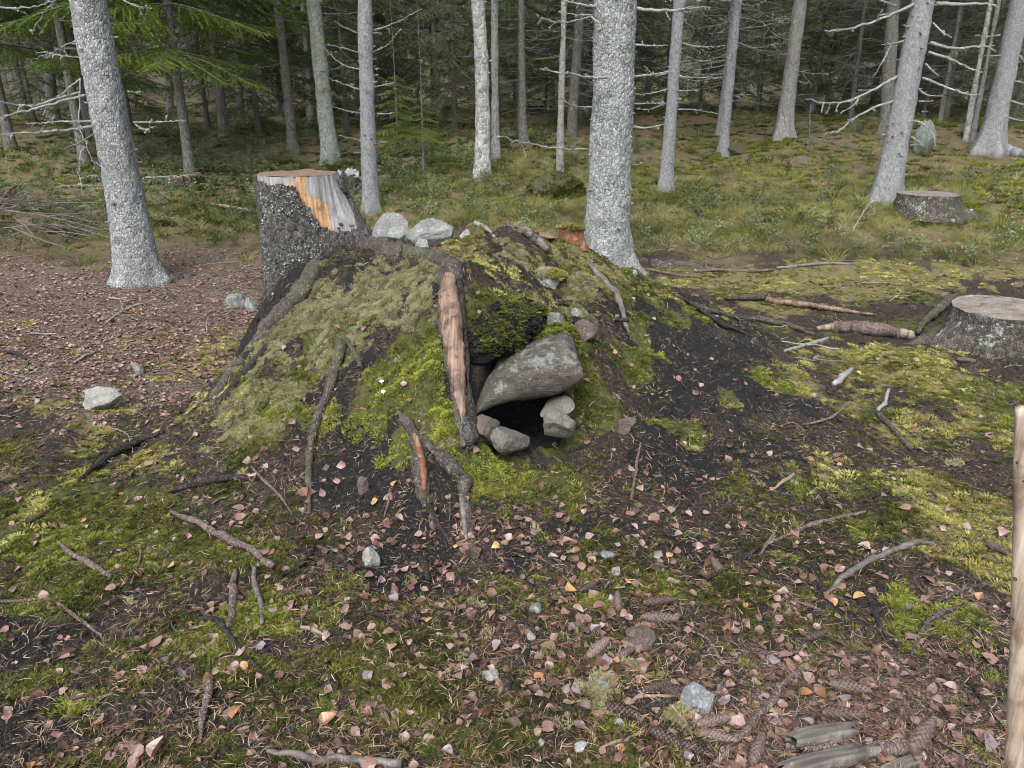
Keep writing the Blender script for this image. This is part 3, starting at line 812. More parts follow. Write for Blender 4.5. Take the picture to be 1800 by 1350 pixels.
Fc = tree('spruce_tree', 1066, 455, 1083, 72, B_MID, 'thick pale spruce trunk with flaky lichened bark just behind the mound', t=7.7, H=17, seg=128, dz=.013, flare=.75, fl_h=.15, seed=8, amp=.0065, knots=40, crown=CROWN_HIGH[1])
for i, (pts, w, dy) in enumerate([
    ([(1060, 14), (1020, 8), (975, -4)], 10, (0, -.3)), ([(1046, 27), (990, 40), (945, 28)], 5, (0, -.3)), ([(1050, 26), (1015, 26), (982, 20)], 5, (0, -.1)),
    ([(1068, 136), (1040, 136), (1000, 130), (948, 121)], 8, (-.25, -.6)), ([(1040, 188), (1010, 186), (985, 173)], 4, (0, -.2)),
    ([(1032, 262), (995, 262), (955, 257), (915, 250), (877, 238)], 6, (0, -.6)), ([(1110, 14), (1150, 18), (1190, 18), (1212, 12)], 11, (0, -.4)),
    ([(1112, 78), (1140, 80), (1172, 80)], 6, (0, -.2)), ([(1112, 135), (1150, 130), (1185, 124)], 7, (0, -.2)), ([(1110, 182), (1140, 182), (1168, 180)], 5, (0, -.2)),
    ([(1108, 222), (1135, 225), (1162, 219)], 9, (0, -.2)), ([(1104, 289), (1118, 290), (1132, 285)], 4, (0, -.1)), ([(1040, 30), (1050, 38), (1060, 42)], 5, (-.3, -.4))]):
    hero_branch(Fc, pts, w * .62, dy, 4, 1.3, .22, seed=40 + i)

J = tree('spruce_tree', 1557, 352, 1624, 40, B_RIGHT, 'leaning grey spruce trunk with lichened dead branches standing in the grass on the right', H=16, seg=96, dz=.016, flare=.45, fl_h=.16, seed=14, amp=.0035, knots=60, crown=CROWN_HIGH[0])
for i, (pts, w, dy) in enumerate([
    ([(1612, 5), (1575, 22), (1530, 40), (1490, 52), (1450, 55)], 9, (0, -.5)), ([(1588, 72), (1570, 76), (1549, 79)], 5, (0, -.2)), ([(1577, 135), (1545, 152), (1505, 172), (1460, 182), (1418, 175)], 9, (0, -.6)),
    ([(1570, 178), (1530, 192), (1495, 212), (1475, 230), (1450, 236)], 7, (0, -.5)), ([(1568, 76), (1553, 105), (1535, 135)], 4, (-.1, -.3)), ([(1512, 168), (1500, 185), (1478, 198)], 4, (-.3, -.4)),
    ([(1646, 6), (1690, 8), (1735, 7), (1756, 12)], 11, (0, -.5)), ([(1636, 75), (1670, 84), (1710, 83), (1748, 80)], 10, (0, -.5)), ([(1632, 92), (1670, 103), (1700, 118), (1725, 128)], 8, (0, -.4)),
    ([(1622, 137), (1660, 152), (1700, 166), (1725, 166)], 8, (0, -.4)), ([(1612, 155), (1630, 167), (1657, 169)], 6, (0, -.2)), ([(1615, 178), (1640, 178)], 6, (0, -.1)),
    ([(1604, 212), (1622, 217), (1640, 235), (1645, 255)], 5, (0, -.3)), ([(1602, 240), (1625, 256)], 5, (0, -.2)), ([(1600, 255), (1620, 254)], 5, (0, -.1)), ([(1640, 40), (1655, 55), (1672, 66)], 5, (0, -.3)),
    ([(1556, 237), (1546, 238)], 4, (0, -.1)), ([(1627, 112), (1640, 125), (1650, 132)], 5, (0, -.2)), ([(1620, 196), (1632, 196)], 4, (0, 0)), ([(1575, 10), (1540, -2), (1510, -15)], 4, (.1, -.2))]):
    hero_branch(J, pts, w * .62, dy, 5, 1.4, .2, seed=80 + i)

Kt = tree('spruce_tree', 1740, 266, 1792, 33, B_RIGHT, 'grey spruce trunk with a flared foot near the right edge of the forest', H=16, seg=64, dz=.022, flare=.9, fl_h=.2, seed=19, amp=.004, knots=30, crown=CROWN_HIGH[1])
for i, (pts, w, dy) in enumerate([([(1775, 140), (1800, 145), (1830, 148)], 6, (0, -.3)), ([(1768, 205), (1795, 212), (1830, 212)], 6, (0, -.3)), ([(1778, 178), (1800, 184), (1830, 190)], 7, (0, -.3)), ([(1760, 98), (1745, 98), (1730, 98)], 5, (0, -.1)),
    ([(1757, 62), (1735, 64), (1715, 62)], 5, (0, 0)), ([(1762, 215), (1775, 212)], 4, (0, -.1)), ([(1790, 95), (1805, 110), (1830, 118)], 5, (0, -.2))]):
    hero_branch(Kt, pts, w * .6, dy, 3, 1.2, .2, seed=120 + i)

G_ = tree('spruce_tree', 1169, 336, 1196, 21, B_RIGHT, 'slim pale grey spruce trunk right of the thick lichened one', H=13, seg=48, dz=.025, flare=.9, fl_h=.12, seed=23, amp=.003, knots=34, crown=CROWN_HIGH[0])
for i, (pts, w, dy) in enumerate([([(1200, 17), (1240, 12), (1248, 18)], 5, (0, -.1)), ([(1196, 75), (1230, 82), (1275, 80)], 4, (0, -.2)), ([(1190, 108), (1215, 107)], 5, (0, 0)), ([(1190, 132), (1210, 136), (1270, 137)], 6, (0, -.2)),
    ([(1188, 160), (1230, 158)], 5, (0, -.1)), ([(1178, 127), (1150, 132), (1133, 115)], 5, (0, -.1)), ([(1176, 155), (1150, 163), (1112, 168)], 4, (0, -.1)), ([(1190, 192), (1220, 193), (1262, 200)], 5, (0, -.2)), ([(1170, 182), (1140, 192), (1110, 190)], 4, (0, .2)), ([(1193, 30), (1220, 50)], 4, (0, .2))]):
    hero_branch(G_, pts, w * .6, dy, 4, 1.3, .25, seed=150 + i)
D_ = tree('spruce_tree', 653, 372, 640, 26, B_RIGHT, 'slim grey spruce trunk rising behind the tall stump', H=13, seg=48, dz=.025, flare=.35, fl_h=.1, seed=29, amp=.0035, knots=44, crown=CROWN_HIGH[1])
for i, (pts, w, dy) in enumerate([([(628, 58), (600, 45), (588, 35)], 4, (0, -.1)), ([(630, 92), (605, 85), (575, 78)], 5, (0, -.2)), ([(634, 122), (600, 112), (565, 80)], 4, (0, .2)), ([(642, 160), (610, 150), (580, 138)], 5, (0, -.2)), ([(640, 200), (612, 195), (580, 186)], 5, (0, -.2)),
    ([(645, 250), (618, 243), (595, 238)], 5, (0, -.2)), ([(655, 54), (690, 42), (740, 15)], 5, (0, -.2)), ([(650, 93), (680, 80), (705, 50)], 3, (0, .1)), ([(655, 58), (672, 58)], 4, (0, -.1)), ([(662, 152), (680, 148), (692, 146)], 4, (0, -.1)),
    ([(664, 200), (680, 200), (694, 198)], 5, (0, -.1)), ([(668, 250), (682, 249)], 4, (0, 0)), ([(640, 268), (622, 268)], 4, (0, 0)), ([(642, 315), (632, 312), (620, 310)], 5, (0, -.1)), ([(658, 120), (668, 121)], 4, (0, 0))]):
    hero_branch(D_, pts, w * .55, dy, 3, .9, .2, seed=180 + i)

# a second row, each placed by its foot
C_ = tree('spruce_tree', 582, 288, 552, 26, B_GREEN, 'stout grey-green trunk with mossy bark left of the slim one behind the stump', H=15, seg=48, dz=.03, flare=.55, fl_h=.2, seed=31, knots=20, crown=CROWN_HIGH[0])
B_ = tree('spruce_tree', 515, 262, 487, 15, B_DARK, 'dark thin trunk behind the tall stump, left of the mossy stout one', H=14, seg=32, dz=.05, flare=.4, seed=33, knots=10, crown=CROWN_HIGH[1])
E_ = tree('birch_tree', 847, 310, 847, 25, B_BIRCH, 'pale birch trunk with a slight bend standing near the middle of the forest edge', H=14, seg=40, dz=.03, flare=.4, seed=36, knots=6, crown=None, sway=.1)
E2 = tree('spruce_tree', 872, 278, 868, 13, B_FAR, 'thin grey trunk close behind the pale bent birch', H=13, seg=24, dz=.06, seed=37, knots=8, crown=CROWN_HIGH[0])
I_ = tree('spruce_tree', 1376, 244, 1406, 25, B_FAR, 'dull grey spruce trunk with mossy roots between the two leaning right-hand trees', H=15, seg=48, dz=.035, flare=1.0, fl_h=.22, seed=39, knots=30, crown=CROWN_HIGH[1])
H_ = tree('spruce_tree', 1270, 274, 1297, 16, B_RIGHT, 'grey spruce trunk with a long moss-covered root at its foot', H=14, seg=40, dz=.03, flare=.5, fl_h=.15, seed=41, knots=30, crown=CROWN_HIGH[0])
L_ = tree('spruce_tree', 984, 302, 990, 11, B_FAR, 'pole-thin trunk just left of the thick lichened spruce', H=8, seg=20, dz=.06, flare=.3, seed=43, knots=6)
M_ = tree('spruce_tree', 920, 252, 915, 12, B_DARK, 'dark trunk behind the mossy boulder', H=12, seg=24, dz=.06, seed=44, knots=6, crown=CROWN_HIGH[1])
O_ = tree('spruce_tree', 1556, 240, 1572, 22, B_DARK, 'dim trunk half hidden behind the leaning spruce in the grass', H=14, seg=32, dz=.05, seed=45, knots=10, crown=CROWN_HIGH[0])
R_ = tree('spruce_tree', 96, 215, 74, 18, B_GREEN, 'lichened trunk seen left of the big left spruce through its dead branches', H=13, seg=32, dz=.05, seed=46, knots=10, crown=CROWN_HIGH[1])
R2 = tree('spruce_tree', 300, 200, 290, 11, B_FAR, 'thin grey trunk behind green boughs right of the big left spruce', H=13, seg=24, dz=.06, seed=47, crown=CROWN_FAR[2])
N_ = tree('birch_tree', 502, 200, 478, 8, B_BIRCH, 'white thin birch stem left of the dark thin trunk', H=12, seg=16, dz=.06, seed=48, flare=.2, knots=0)
N2 = tree('birch_tree', 545, 205, 520, 9, B_BIRCH, 'white thin birch stem between the dark thin trunk and the mossy stout one', H=12, seg=16, dz=.06, seed=49, flare=.2, knots=0)
Q1 = tree('birch_tree', 1697, 250, 1740, 9, B_BIRCH, 'slender leaning birch stem left of the flared right-hand trunk', H=9, seg=16, dz=.06, seed=50, flare=.2, knots=0)
Q2 = tree('birch_tree', 1708, 250, 1755, 7, B_FAR, 'thinner darker stem beside the slender leaning birch', H=9, seg=16, dz=.06, seed=51, flare=.2, knots=0)
U_ = tree('spruce_tree', 765, 200, 757, 12, B_DARK, 'dim trunk left of the pale bent birch', H=13, seg=24, dz=.06, seed=52, crown=CROWN_FAR[1])
for tr, n, z0, z1, l0, l1, sd in ((H_, 22, .9, 3.0, .4, 1.1, 1), (I_, 22, 1.0, 3.2, .5, 1.4, 2), (L_, 8, .8, 2.8, .2, .5, 3), (C_, 14, 1.2, 3.2, .3, .9, 4), (B_, 10, 1.0, 3.2, .3, .8, 5), (O_, 10, 1, 3, .4, 1, 6), (M_, 10, 1, 3, .4, 1, 7), (E2, 10, 1, 3, .3, .8, 8), (R_, 10, .6, 3, .4, 1.2, 9)):
    random_branches(tr, n, z0, z1, l0, l1, 300 + sd, .0055, .35 if tr not in (H_, I_) else .8, B_TWIGD if tr not in (H_, I_) else B_TWIG)

# spruces with living boughs to near the ground
def green_spruce(px, py, H, scl, label, mesh, seed, w=16, bark=B_DARK, name='spruce_tree'):
    p = hit1(px, py)
    root = empty(name, tuple(p), label, 'tree')
    mb, _ = trunk_mb(H, pxm(w, p) / 2, (0, 0), 16, 3, .15, .3, seed=seed, amp=0)
    mb.build('trunk', bark, root)
    inst('crown', mesh, (0, 0, 0), (0, 0, seed * 1.7), scl, root)
    return root
green_spruce(335, 300, 10, 1.05, 'spruce with fresh green drooping boughs right of the big left spruce', CROWN_NEAR[0], 1)
green_spruce(150, 290, 10, 1.0, 'spruce with fresh green boughs hidden behind the big left spruce', CROWN_NEAR[0], 2)
green_spruce(20, 262, 10, 1.0, 'spruce with green boughs at the far left edge', CROWN_NEAR[0], 3)
green_spruce(915, 222, 10, .95, 'spruce with green boughs between the pale bent birch and the thick lichened trunk', CROWN_NEAR[0], 5)
green_spruce(395, 240, 10, 1.0, 'spruce with green boughs just left of the white thin birches', CROWN_NEAR[0], 6)
green_spruce(700, 268, 1.6, .95, 'young bushy spruce growing right of the slim trunk behind the stump', CROWN_SAP[0], 7, 4)
green_spruce(745, 300, 1.3, .7, 'small young spruce nearer the pale bent birch', CROWN_SAP[0], 8, 4)

q = np.random.default_rng(31)
UNDER = [(455, 235, .95), (610, 225, .85), (690, 212, 1.0), (800, 228, .8), (1020, 215, .9), (1110, 205, 1.0), (1230, 200, .9), (1330, 196, .9), (1450, 200, 1.0), (1660, 205, .9), (1780, 215, .9), (230, 225, .9), (60, 215, 1.0), (860, 205, 1.1), (560, 205, 1.1), (960, 200, 1.1)]
UNDER += [(395, 205, 1.1), (510, 200, 1.2), (650, 198, 1.2), (735, 200, 1.2), (905, 197, 1.2), (1060, 196, 1.2), (1170, 194, 1.2), (1290, 190, 1.2), (1400, 190, 1.2), (1530, 194, 1.2), (1610, 192, 1.2), (150, 205, 1.2), (1720, 198, 1.2)]
for k, (px, py, sc_) in enumerate(UNDER):
    p = hit1(px, py)
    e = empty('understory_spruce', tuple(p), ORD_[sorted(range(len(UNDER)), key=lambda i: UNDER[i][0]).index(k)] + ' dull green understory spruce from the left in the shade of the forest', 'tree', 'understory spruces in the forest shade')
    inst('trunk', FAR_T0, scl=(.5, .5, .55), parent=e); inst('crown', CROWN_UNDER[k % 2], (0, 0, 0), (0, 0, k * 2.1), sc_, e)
# the deep forest: every trunk its own tree
FAR_TRUNK = []
for k in range(5):
    mb, _ = trunk_mb(14, .11 + .015 * k, (0, 0), 14, 4.5, .16, .35, seed=60 + k, amp=.006, nf=20, sway=.05)
    FAR_TRUNK.append(mb.mesh('trunk', [B_FAR, B_DARK, B_DARK, B_GREEN, B_FAR][k], True))
q = np.random.default_rng(77)
LANDM = sorted([(tr['p'][0] / tdepth(tr['p']), n_) for tr, n_ in ((A_, 'big left spruce'), (C_, 'mossy stout trunk'), (D_, 'slim trunk behind the stump'), (E_, 'pale bent birch'), (Fc, 'thick lichened spruce'), (G_, 'slim pale trunk'), (H_, 'trunk with the mossy root'), (I_, 'dull spruce with mossy roots'), (J, 'leaning spruce in the grass'), (Kt, 'flared right-hand trunk'))])
NEAR_T = []
made = 0; taken = [tr['p'][:2] for tr in (A_, Fc, J, Kt, G_, D_, C_, B_, E_, I_, H_, M_, O_)]
tries = 0
while made < 230 and tries < 9000:
    tries += 1
    y = 13.5 + 46 * q.uniform() ** 1.25
    x = q.uniform(-.78, .78) * y
    if y < 18 and q.uniform() < .6: continue
    if min(np.hypot(x - a, y - b) for a, b in taken) < 1.15: continue
    taken.append((x, y)); made += 1
    z = float(base_z(np.array(x), np.array(y)))
    near = y < 24
    root = empty('forest_tree', (x, y, z - .05), ('dark conifer trunk with dead twigs in the forest behind the clearing' if near else 'slender dim conifer deep inside the dark forest'), 'tree', ('conifers in the near forest' if near else 'conifers deep in the forest'))
    NEAR_T.append((near, x / (y * CP - (z - CAM_Z) * SP), root))
    s = q.uniform(.42, .9); rz = q.uniform(0, 6.28)
    root.rotation_euler = (q.normal() * .02, q.normal() * .025, rz)
    inst('trunk', FAR_TRUNK[q.integers(0, 5)], scl=(s * .8, s * .8, 1), parent=root)
    k = q.integers(0, 4)
    if k == 3 and y < 20: k = 1
    if q.uniform() < .72: inst('crown', CROWN_FAR[k], scl=q.uniform(.85, 1.2), parent=root)
    tw = inst('dead_twigs', TWIGS_FAR[q.integers(0, 3)], scl=q.uniform(.7, 1.1), parent=root); tw['kind'] = 'stuff'

TENS = ['twenty', 'thirty', 'forty', 'fifty', 'sixty']
ORD = ['first', 'second', 'third', 'fourth', 'fifth', 'sixth', 'seventh', 'eighth', 'ninth', 'tenth', 'eleventh', 'twelfth', 'thirteenth', 'fourteenth', 'fifteenth', 'sixteenth', 'seventeenth', 'eighteenth', 'nineteenth', 'twentieth']
ORD += [t + '-' + w for t in TENS for w in ORD[:9]]
for flag in (True, False):
    for gi_ in range(len(LANDM) + 1):
        lo = -9 if gi_ == 0 else LANDM[gi_ - 1][0]; hi = 9 if gi_ == len(LANDM) else LANDM[gi_][0]
        grp = sorted([(u, r) for f, u, r in NEAR_T if f == flag and lo <= u < hi], key=lambda e: e[0])
        where = 'left of the ' + LANDM[0][1] if gi_ == 0 else 'right of the ' + LANDM[-1][1] if gi_ == len(LANDM) else 'right of the ' + LANDM[gi_ - 1][1]
        for k, (u, r) in enumerate(grp):
            r['label'] = ORD[min(k, len(ORD) - 1)] + ' ' + ('dark forest conifer' if flag else 'slender dim conifer deep in the forest') + ' ' + where

# ------------------------------------------------------------------ the tall stump on the mound and its roots
def ground_path(pix, n, lift=0.0, jit=0.0, q=None, sm=2):
    px = smooth_path([(a, b, 0) for a, b in pix], n)
    P = hit(px[:, 0], px[:, 1])
    # ease the depth so that a root bridges hollows instead of following every dip
    for _ in range(sm):
        P[1:-1] = .5 * P[1:-1] + .25 * (P[:-2] + P[2:])
    P[:, 2] += lift
    if jit: P += q.normal(size=P.shape) * jit
    return P
SB = np.array([-1.325, 4.93, 0.0]); S_TOP = 1.195; S_R = .268
stump = empty('tall_stump', (SB[0], SB[1], .2), 'tall sawn stump on the mound, one side stripped to orange and grey wood', 'tree stump')
SO = np.array([SB[0], SB[1], .2])
def stump_r(z, th):
    r = S_R * (1 + .02 * np.cos(2 * th + .5)) * (1 + .05 * np.clip((1.0 - z) / .8, 0, 1))
    h = np.clip(S_TOP - z, 0, 2)
    fl = 0
    for a0, w, k in ((-2.0, .34, .42), (-.75, .30, .30), (.55, .22, .35), (1.55, .62, .55), (2.7, .4, .5)):
        d = np.angle(np.exp(1j * (th - a0)))
        fl = fl + w * np.exp(-(d / k) ** 2) * (np.clip(h / .36, 0, 1.5) ** 1.3 if a0 == 1.55 else np.clip(h / .95, 0, 1.3) ** 3.0)
    return r * (1 + fl) - .008 * np.cos(5 * th) * np.clip(h / .6, 0, 1)
def stump_shell(z0, z1, nz, nth, off, seed, amp, f):
    z = np.linspace(z0, z1, nz); th = np.linspace(-PI, PI, nth, endpoint=False)
    Z, TH = np.meshgrid(z, th, indexing='ij')
    R = stump_r(Z, TH) + off
    X = R * np.sin(TH); Y = -R * np.cos(TH)
    d = amp * fbm(X + seed, Y, Z * .5, f=f, o=3, s=seed, gain=.6)
    X += d * np.sin(TH); Y -= d * np.cos(TH)
    return Z, TH, X, Y
def build_stump():
    # heartwood: grooved along the grain
    Z, TH, X, Y = stump_shell(-.1, S_TOP, 70, 150, -.024, 3, .0, 10)
    g = .005 * fbm(TH * 9, Z * .8, f=2.0, o=3, s=9)
    ck = -.012 * np.exp(-((np.mod(TH * 3.1 + .15 * np.sin(Z * 5), 1.0) - .5) / .035) ** 2) * (vnoise(TH * 5, Z * 2, s=4) > -.1)
    X += (g + ck) * np.sin(TH); Y -= (g + ck) * np.cos(TH)
    n, c = Z.shape
    V = np.stack([X, Y, Z - .2], -1).reshape(-1, 3)
    i = np.arange(n - 1)[:, None] * c; j = np.arange(c)[None, :]; j2 = (j + 1) % c
    Q = np.stack([i + j, i + j2, i + c + j2, i + c + j], -1).reshape(-1, 4)
    zc = Z[:-1].ravel(); tc = TH[:-1].ravel()
    edge = .60 + .42 * np.clip((S_TOP - zc) / .3, 0, 1) ** 1.2 + .16 * fbm(zc * 10, tc * 0, f=1, o=3, s=6)
    m = np.where(tc < edge - .12, 1, 0)          # 1 = orange stripe, 0 = grey wood
    m = np.where(tc < -.12, 0, m)
    m = np.where((zc > S_TOP - .05) & (tc < .2), 0, m)
    mb = MB(); mb.add(V, None, Q, m)
    mb.build('stripped_wood', [W_GREY, W_ORANGE], stump)
    # sawn top with shallow rings and needles on it
    mb = MB(); rs = np.linspace(0, 1, 18); th = np.linspace(-PI, PI, 90, endpoint=False)
    Rr, TH = np.meshgrid(rs, th, indexing='ij')
    R = Rr * (stump_r(np.full_like(TH, S_TOP), TH) - .024)
    X = R * np.sin(TH); Y = -R * np.cos(TH)
    Zt = S_TOP - .2 + .004 + .006 * fbm(X, Y, f=9, o=3, s=2) - .004 * (Rr > .97)
    V = np.stack([X, Y, Zt], -1).reshape(-1, 3); c = 90
    i = np.arange(17)[:, None] * c; j = np.arange(c)[None, :]; j2 = (j + 1) % c
    mb.add(V, None, np.stack([i + j, i + c + j, i + c + j2, i + j2], -1).reshape(-1, 4)[:, ::-1])
    mb.build('cut_top', W_TOPR, stump)
    # bark: a thick shell with a torn edge, open over the stripped side
    Z, TH, X, Y = stump_shell(-.1, S_TOP - .004, 150, 330, .0, 5, .007, 45)
    n, c = Z.shape
    outer = np.stack([X, Y, Z - .2], -1)
    inner = np.stack([(stump_r(Z, TH) - .026) * np.sin(TH), -(stump_r(Z, TH) - .026) * np.cos(TH), Z - .2], -1)
    zc, tc = Z[:-1], TH[:-1]
    h = S_TOP - zc
    jag = .085 * fbm(zc * 30, tc * 14, f=1, o=4, s=8, gain=.7)
    lo_edge = np.interp(h, [0, .06, .12, .2, .27, .33, .36], [-.10, .04, .16, .38, .56, .80, 1.6]) + jag
    hi_edge = 1.50 + .10 * vnoise(zc * 8, tc * 0, s=3) - .25 * np.clip((h - .15) / .2, 0, 1)
    bare = (tc > lo_edge) & (tc < hi_edge) & (h < .37 + jag * .6)
    ring = (h < .040 + .02 * vnoise(tc * 6, zc * 0, s=12)) & (tc > -1.2) & (tc < 1.6)
    chip = (h < .03 + .03 * vnoise(tc * 4, zc * 0, s=14))
    keep = ~(bare | ring | chip)
    def sh(k): return np.roll(k, -1, axis=1)
    mb = MB()
    i = np.arange(n - 1)[:, None] * c; j = np.arange(c)[None, :]; j2 = (j + 1) % c
    Qo = np.stack([i + j, i + j2, i + c + j2, i + c + j], -1)
    mb.add(np.vstack([outer.reshape(-1, 3), inner.reshape(-1, 3)]), None, Qo[keep])
    o_ = n * c
    S = []
    kr = np.roll(keep, -1, 1); b = keep & ~kr          # right-hand torn edge
    I, Jx = np.where(b); jn = (Jx + 1) % c
    S.append(np.stack([I * c + jn, I * c + jn + o_, (I + 1) * c + jn + o_, (I + 1) * c + jn], -1))
    b = kr & ~keep; I, Jx = np.where(b); jn = (Jx + 1) % c
    S.append(np.stack([I * c + jn, (I + 1) * c + jn, (I + 1) * c + jn + o_, I * c + jn + o_], -1))
    ku = np.vstack([keep[1:], np.zeros((1, c), bool)]); b = keep & ~ku; I, Jx = np.where(b); jn = (Jx + 1) % c
    S.append(np.stack([(I + 1) * c + Jx, (I + 1) * c + jn, (I + 1) * c + jn + o_, (I + 1) * c + Jx + o_], -1))
    b = ku & ~keep; I, Jx = np.where(b); jn = (Jx + 1) % c
    S.append(np.stack([(I + 1) * c + Jx, (I + 1) * c + Jx + o_, (I + 1) * c + jn + o_, (I + 1) * c + jn], -1))
    S = np.vstack(S)
    mb2 = MB(); mb2.add(np.vstack([outer.reshape(-1, 3), inner.reshape(-1, 3)]), None, np.vstack([Qo[keep], S]))
    q = np.random.default_rng(3)
    # lichen scales on the side towards the camera
    sel = np.where(keep & (tc > -.75) & (tc < .6) & (zc > .55))
    P = outer[:-1][sel]
    w = fbm(P[:, 0], P[:, 1], P[:, 2], f=6, o=3, s=5) + .35 * (P[:, 0] + .02) / .2
    P = P[w > .12]
    bark = mb2.build('bark', B_STUMP, stump)
    fl = MB(); flakes(fl, P, 1500, .008, .022, q, .005)
    lo = fl.build('lichen', MAT_FLAKE, stump); lo['kind'] = 'stuff'
MAT_FLAKE = bark_mat('lichen_scales', (.14, .17, .15), (.24, .285, .255), (.33, .38, .345), lam=.2, scale=80, crev=.1)
build_stump()
qr = np.random.default_rng(9)
def root(pix, w, mat, lift=.3, n=40, seg=12, wob=.35, seed=0, parent=None, name='root', flat=None, toward=0.0, sm=6):
    """w: seen width in picture pixels along the path"""
    P = ground_path(pix, n, sm=sm)
    if toward:
        tc = np.array([0, 0, CAM_Z]) - P; P = P + tc / np.linalg.norm(tc, axis=1)[:, None] * pxm(toward, P[n // 2])
    r = np.array([pxm(ww, p) / 2 for ww, p in zip(np.interp(np.linspace(0, 1, n), np.linspace(0, 1, len(w)), w), P)])
    P[:, 2] += r * lift
    P[1:-1] += qr.normal(size=(n - 2, 3)) * r[1:-1, None] * .06
    mb = MB(); mb.tube(P - SO if parent is stump else P, r, seg, wob, 14, seed=seed, flat=flat)
    ob = mb.build(name, mat, parent)
    return ob, P, r
# the arched root with its bare reddish front
root([(600, 425), (650, 442), (700, 448), (745, 452), (780, 466), (800, 485)], [60, 48, 40, 38, 40, 30], B_ROOT, -.05, seed=1, parent=stump, wob=.6)
root([(783, 478), (776, 530), (778, 590), (790, 650), (800, 710), (808, 760), (815, 785)], [22, 14, 14, 16, 14, 14, 12], B_ROOT, .3, seed=2, parent=stump, wob=.6, toward=13, sm=25)
root([(806, 478), (812, 530), (815, 590), (822, 650), (825, 700), (828, 745), (830, 780)], [20, 13, 12, 12, 12, 18, 20], B_CHAR, .3, seed=3, parent=stump, wob=.6, toward=13, sm=25)
ob, P, r = root([(790, 484), (788, 520), (793, 570), (800, 620), (806, 670), (811, 715), (813, 745)], [18, 34, 38, 34, 27, 18, 8], W_BARE, .3, n=50, seg=20, wob=.05, seed=4, parent=stump, name='bare_root', flat=.75, toward=14, sm=25)
root([(815, 740), (822, 770), (826, 790)], [22, 24, 16], B_STUMP, .3, seed=5, parent=stump, wob=.7, toward=6)
# the buttress down the left of the mound
root([(560, 440), (540, 500), (500, 545), (455, 600), (415, 650), (370, 705)], [30, 34, 32, 28, 22, 12], B_ROOT, -.1, seed=6, parent=stump, wob=.5)
root([(470, 610), (430, 660), (395, 700), (352, 745)], [14, 16, 14, 8], B_CHAR, .3, seed=8, parent=stump)
# thin dark root down the bare soil
root([(575, 545), (592, 580), (600, 610), (590, 650), (574, 700), (553, 750), (544, 800), (543, 850), (544, 905)], [4, 12, 17, 17, 15, 15, 13, 11, 7], B_ROOT, .35, n=60, seed=9, parent=stump)
root([(603, 590), (622, 620), (638, 650)], [10, 10, 5], B_ROOT, .4, seed=10, parent=stump)
# forked root with an orange wound
root([(700, 725), (722, 755), (738, 800), (742, 850), (750, 892)], [12, 24, 28, 26, 14], B_ROOT, .2, seed=11, parent=stump, wob=.5)
ob, P, r = root([(729, 768), (738, 795), (744, 830), (746, 865)], [7, 14, 14, 8], W_RED, .6, n=24, seg=10, wob=.1, seed=12, parent=stump, name='bare_root', toward=14)
ob, P, r = root([(729, 766), (735, 785), (741, 808)], [8, 12, 9], W_BARE, .6, n=20, seg=10, wob=.1, seed=13, parent=stump, name='bare_root', toward=16)
root([(750, 888), (765, 915), (785, 945), (802, 970)], [14, 11, 8, 4], B_CHAR, .5, seed=14, parent=stump)
root([(735, 770), (765, 795), (795, 822), (812, 850), (816, 890), (824, 930), (838, 985)], [14, 20, 26, 26, 22, 20, 10], B_ROOT, .2, n=50, seed=15, parent=stump, wob=.5)
root([(811, 872), (815, 910), (820, 950)], [9, 11, 6], W_DRIFT, .6, n=20, seg=10, wob=.2, seed=16, parent=stump, name='bare_root', toward=11)

# ------------------------------------------------------------------ stones
def boulder():
    xs = np.array([838, 850, 870, 900, 940, 975, 1000, 1015, 1024.]); tp = np.array([722, 702, 676, 656, 640, 625, 620, 630, 655.]); bt_ = np.array([727, 728, 726, 722, 717, 709, 699, 689, 670.])
    u = np.linspace(0, 1, 60); X = np.interp(u, np.linspace(0, 1, len(xs)), xs); TP = np.interp(X, xs, tp); BT = np.interp(X, xs, bt_)
    k = 44; th = np.arange(k) / k * 2 * PI; rows = []
    for x, a_, b_ in zip(X, TP, BT):
        tf = 3.43 - .03 * math.sin(PI * (x - 838) / 190)
        c = at_t(x, (a_ + b_) / 2, tf); hh = max(pxm((b_ - a_) / 2, c), .004) * 1.04
        dp = .21 * min(1, (hh / .085)) ** .6
        cs, sn = np.cos(th), np.sin(th)
        yy = -np.sign(cs) * np.abs(cs) ** .75 * dp; zz = np.sign(sn) * np.abs(sn) ** .8 * hh
        rows.append(np.stack([np.full(k, c[0]), c[1] + dp + yy + .28 * (-zz) * 0, c[2] + zz + .10 * (yy + dp) * (sn > -.2)], -1))
    V = np.array(rows).reshape(-1, 3); o0 = V.mean(0); V = V - o0
    N = V / np.array([.24, .2, .09]); N /= np.linalg.norm(N, axis=1)[:, None]
    V = V + N * (.014 * fbm(V[:, 0], V[:, 1], V[:, 2], f=7, o=4, s=61) + .004 * fbm(V[:, 0], V[:, 1], V[:, 2], f=45, o=2, s=66))[:, None]
    n = len(X); i = np.arange(n - 1)[:, None] * k; j = np.arange(k)[None, :]; j2 = (j + 1) % k
    Q = np.stack([i + j, i + j2, i + k + j2, i + k + j], -1).reshape(-1, 4)
    T = [(0, q2, q2 + 1) for q2 in range(1, k - 1)] + [((n - 1) * k, (n - 1) * k + q2 + 1, (n - 1) * k + q2) for q2 in range(1, k - 1)]
    mb = MB(); mb.add(V, T, Q)
    o = mb.build('overhanging_boulder', R_BOULDER, loc=o0)
    tag(o, 'big rounded grey boulder jutting from the mound over the dark hollow', 'boulder')
    W = V + o0
    return W[(V[:, 2] > .02) & (W[:, 1] > 3.42)]
BOULDER_TOP = boulder()
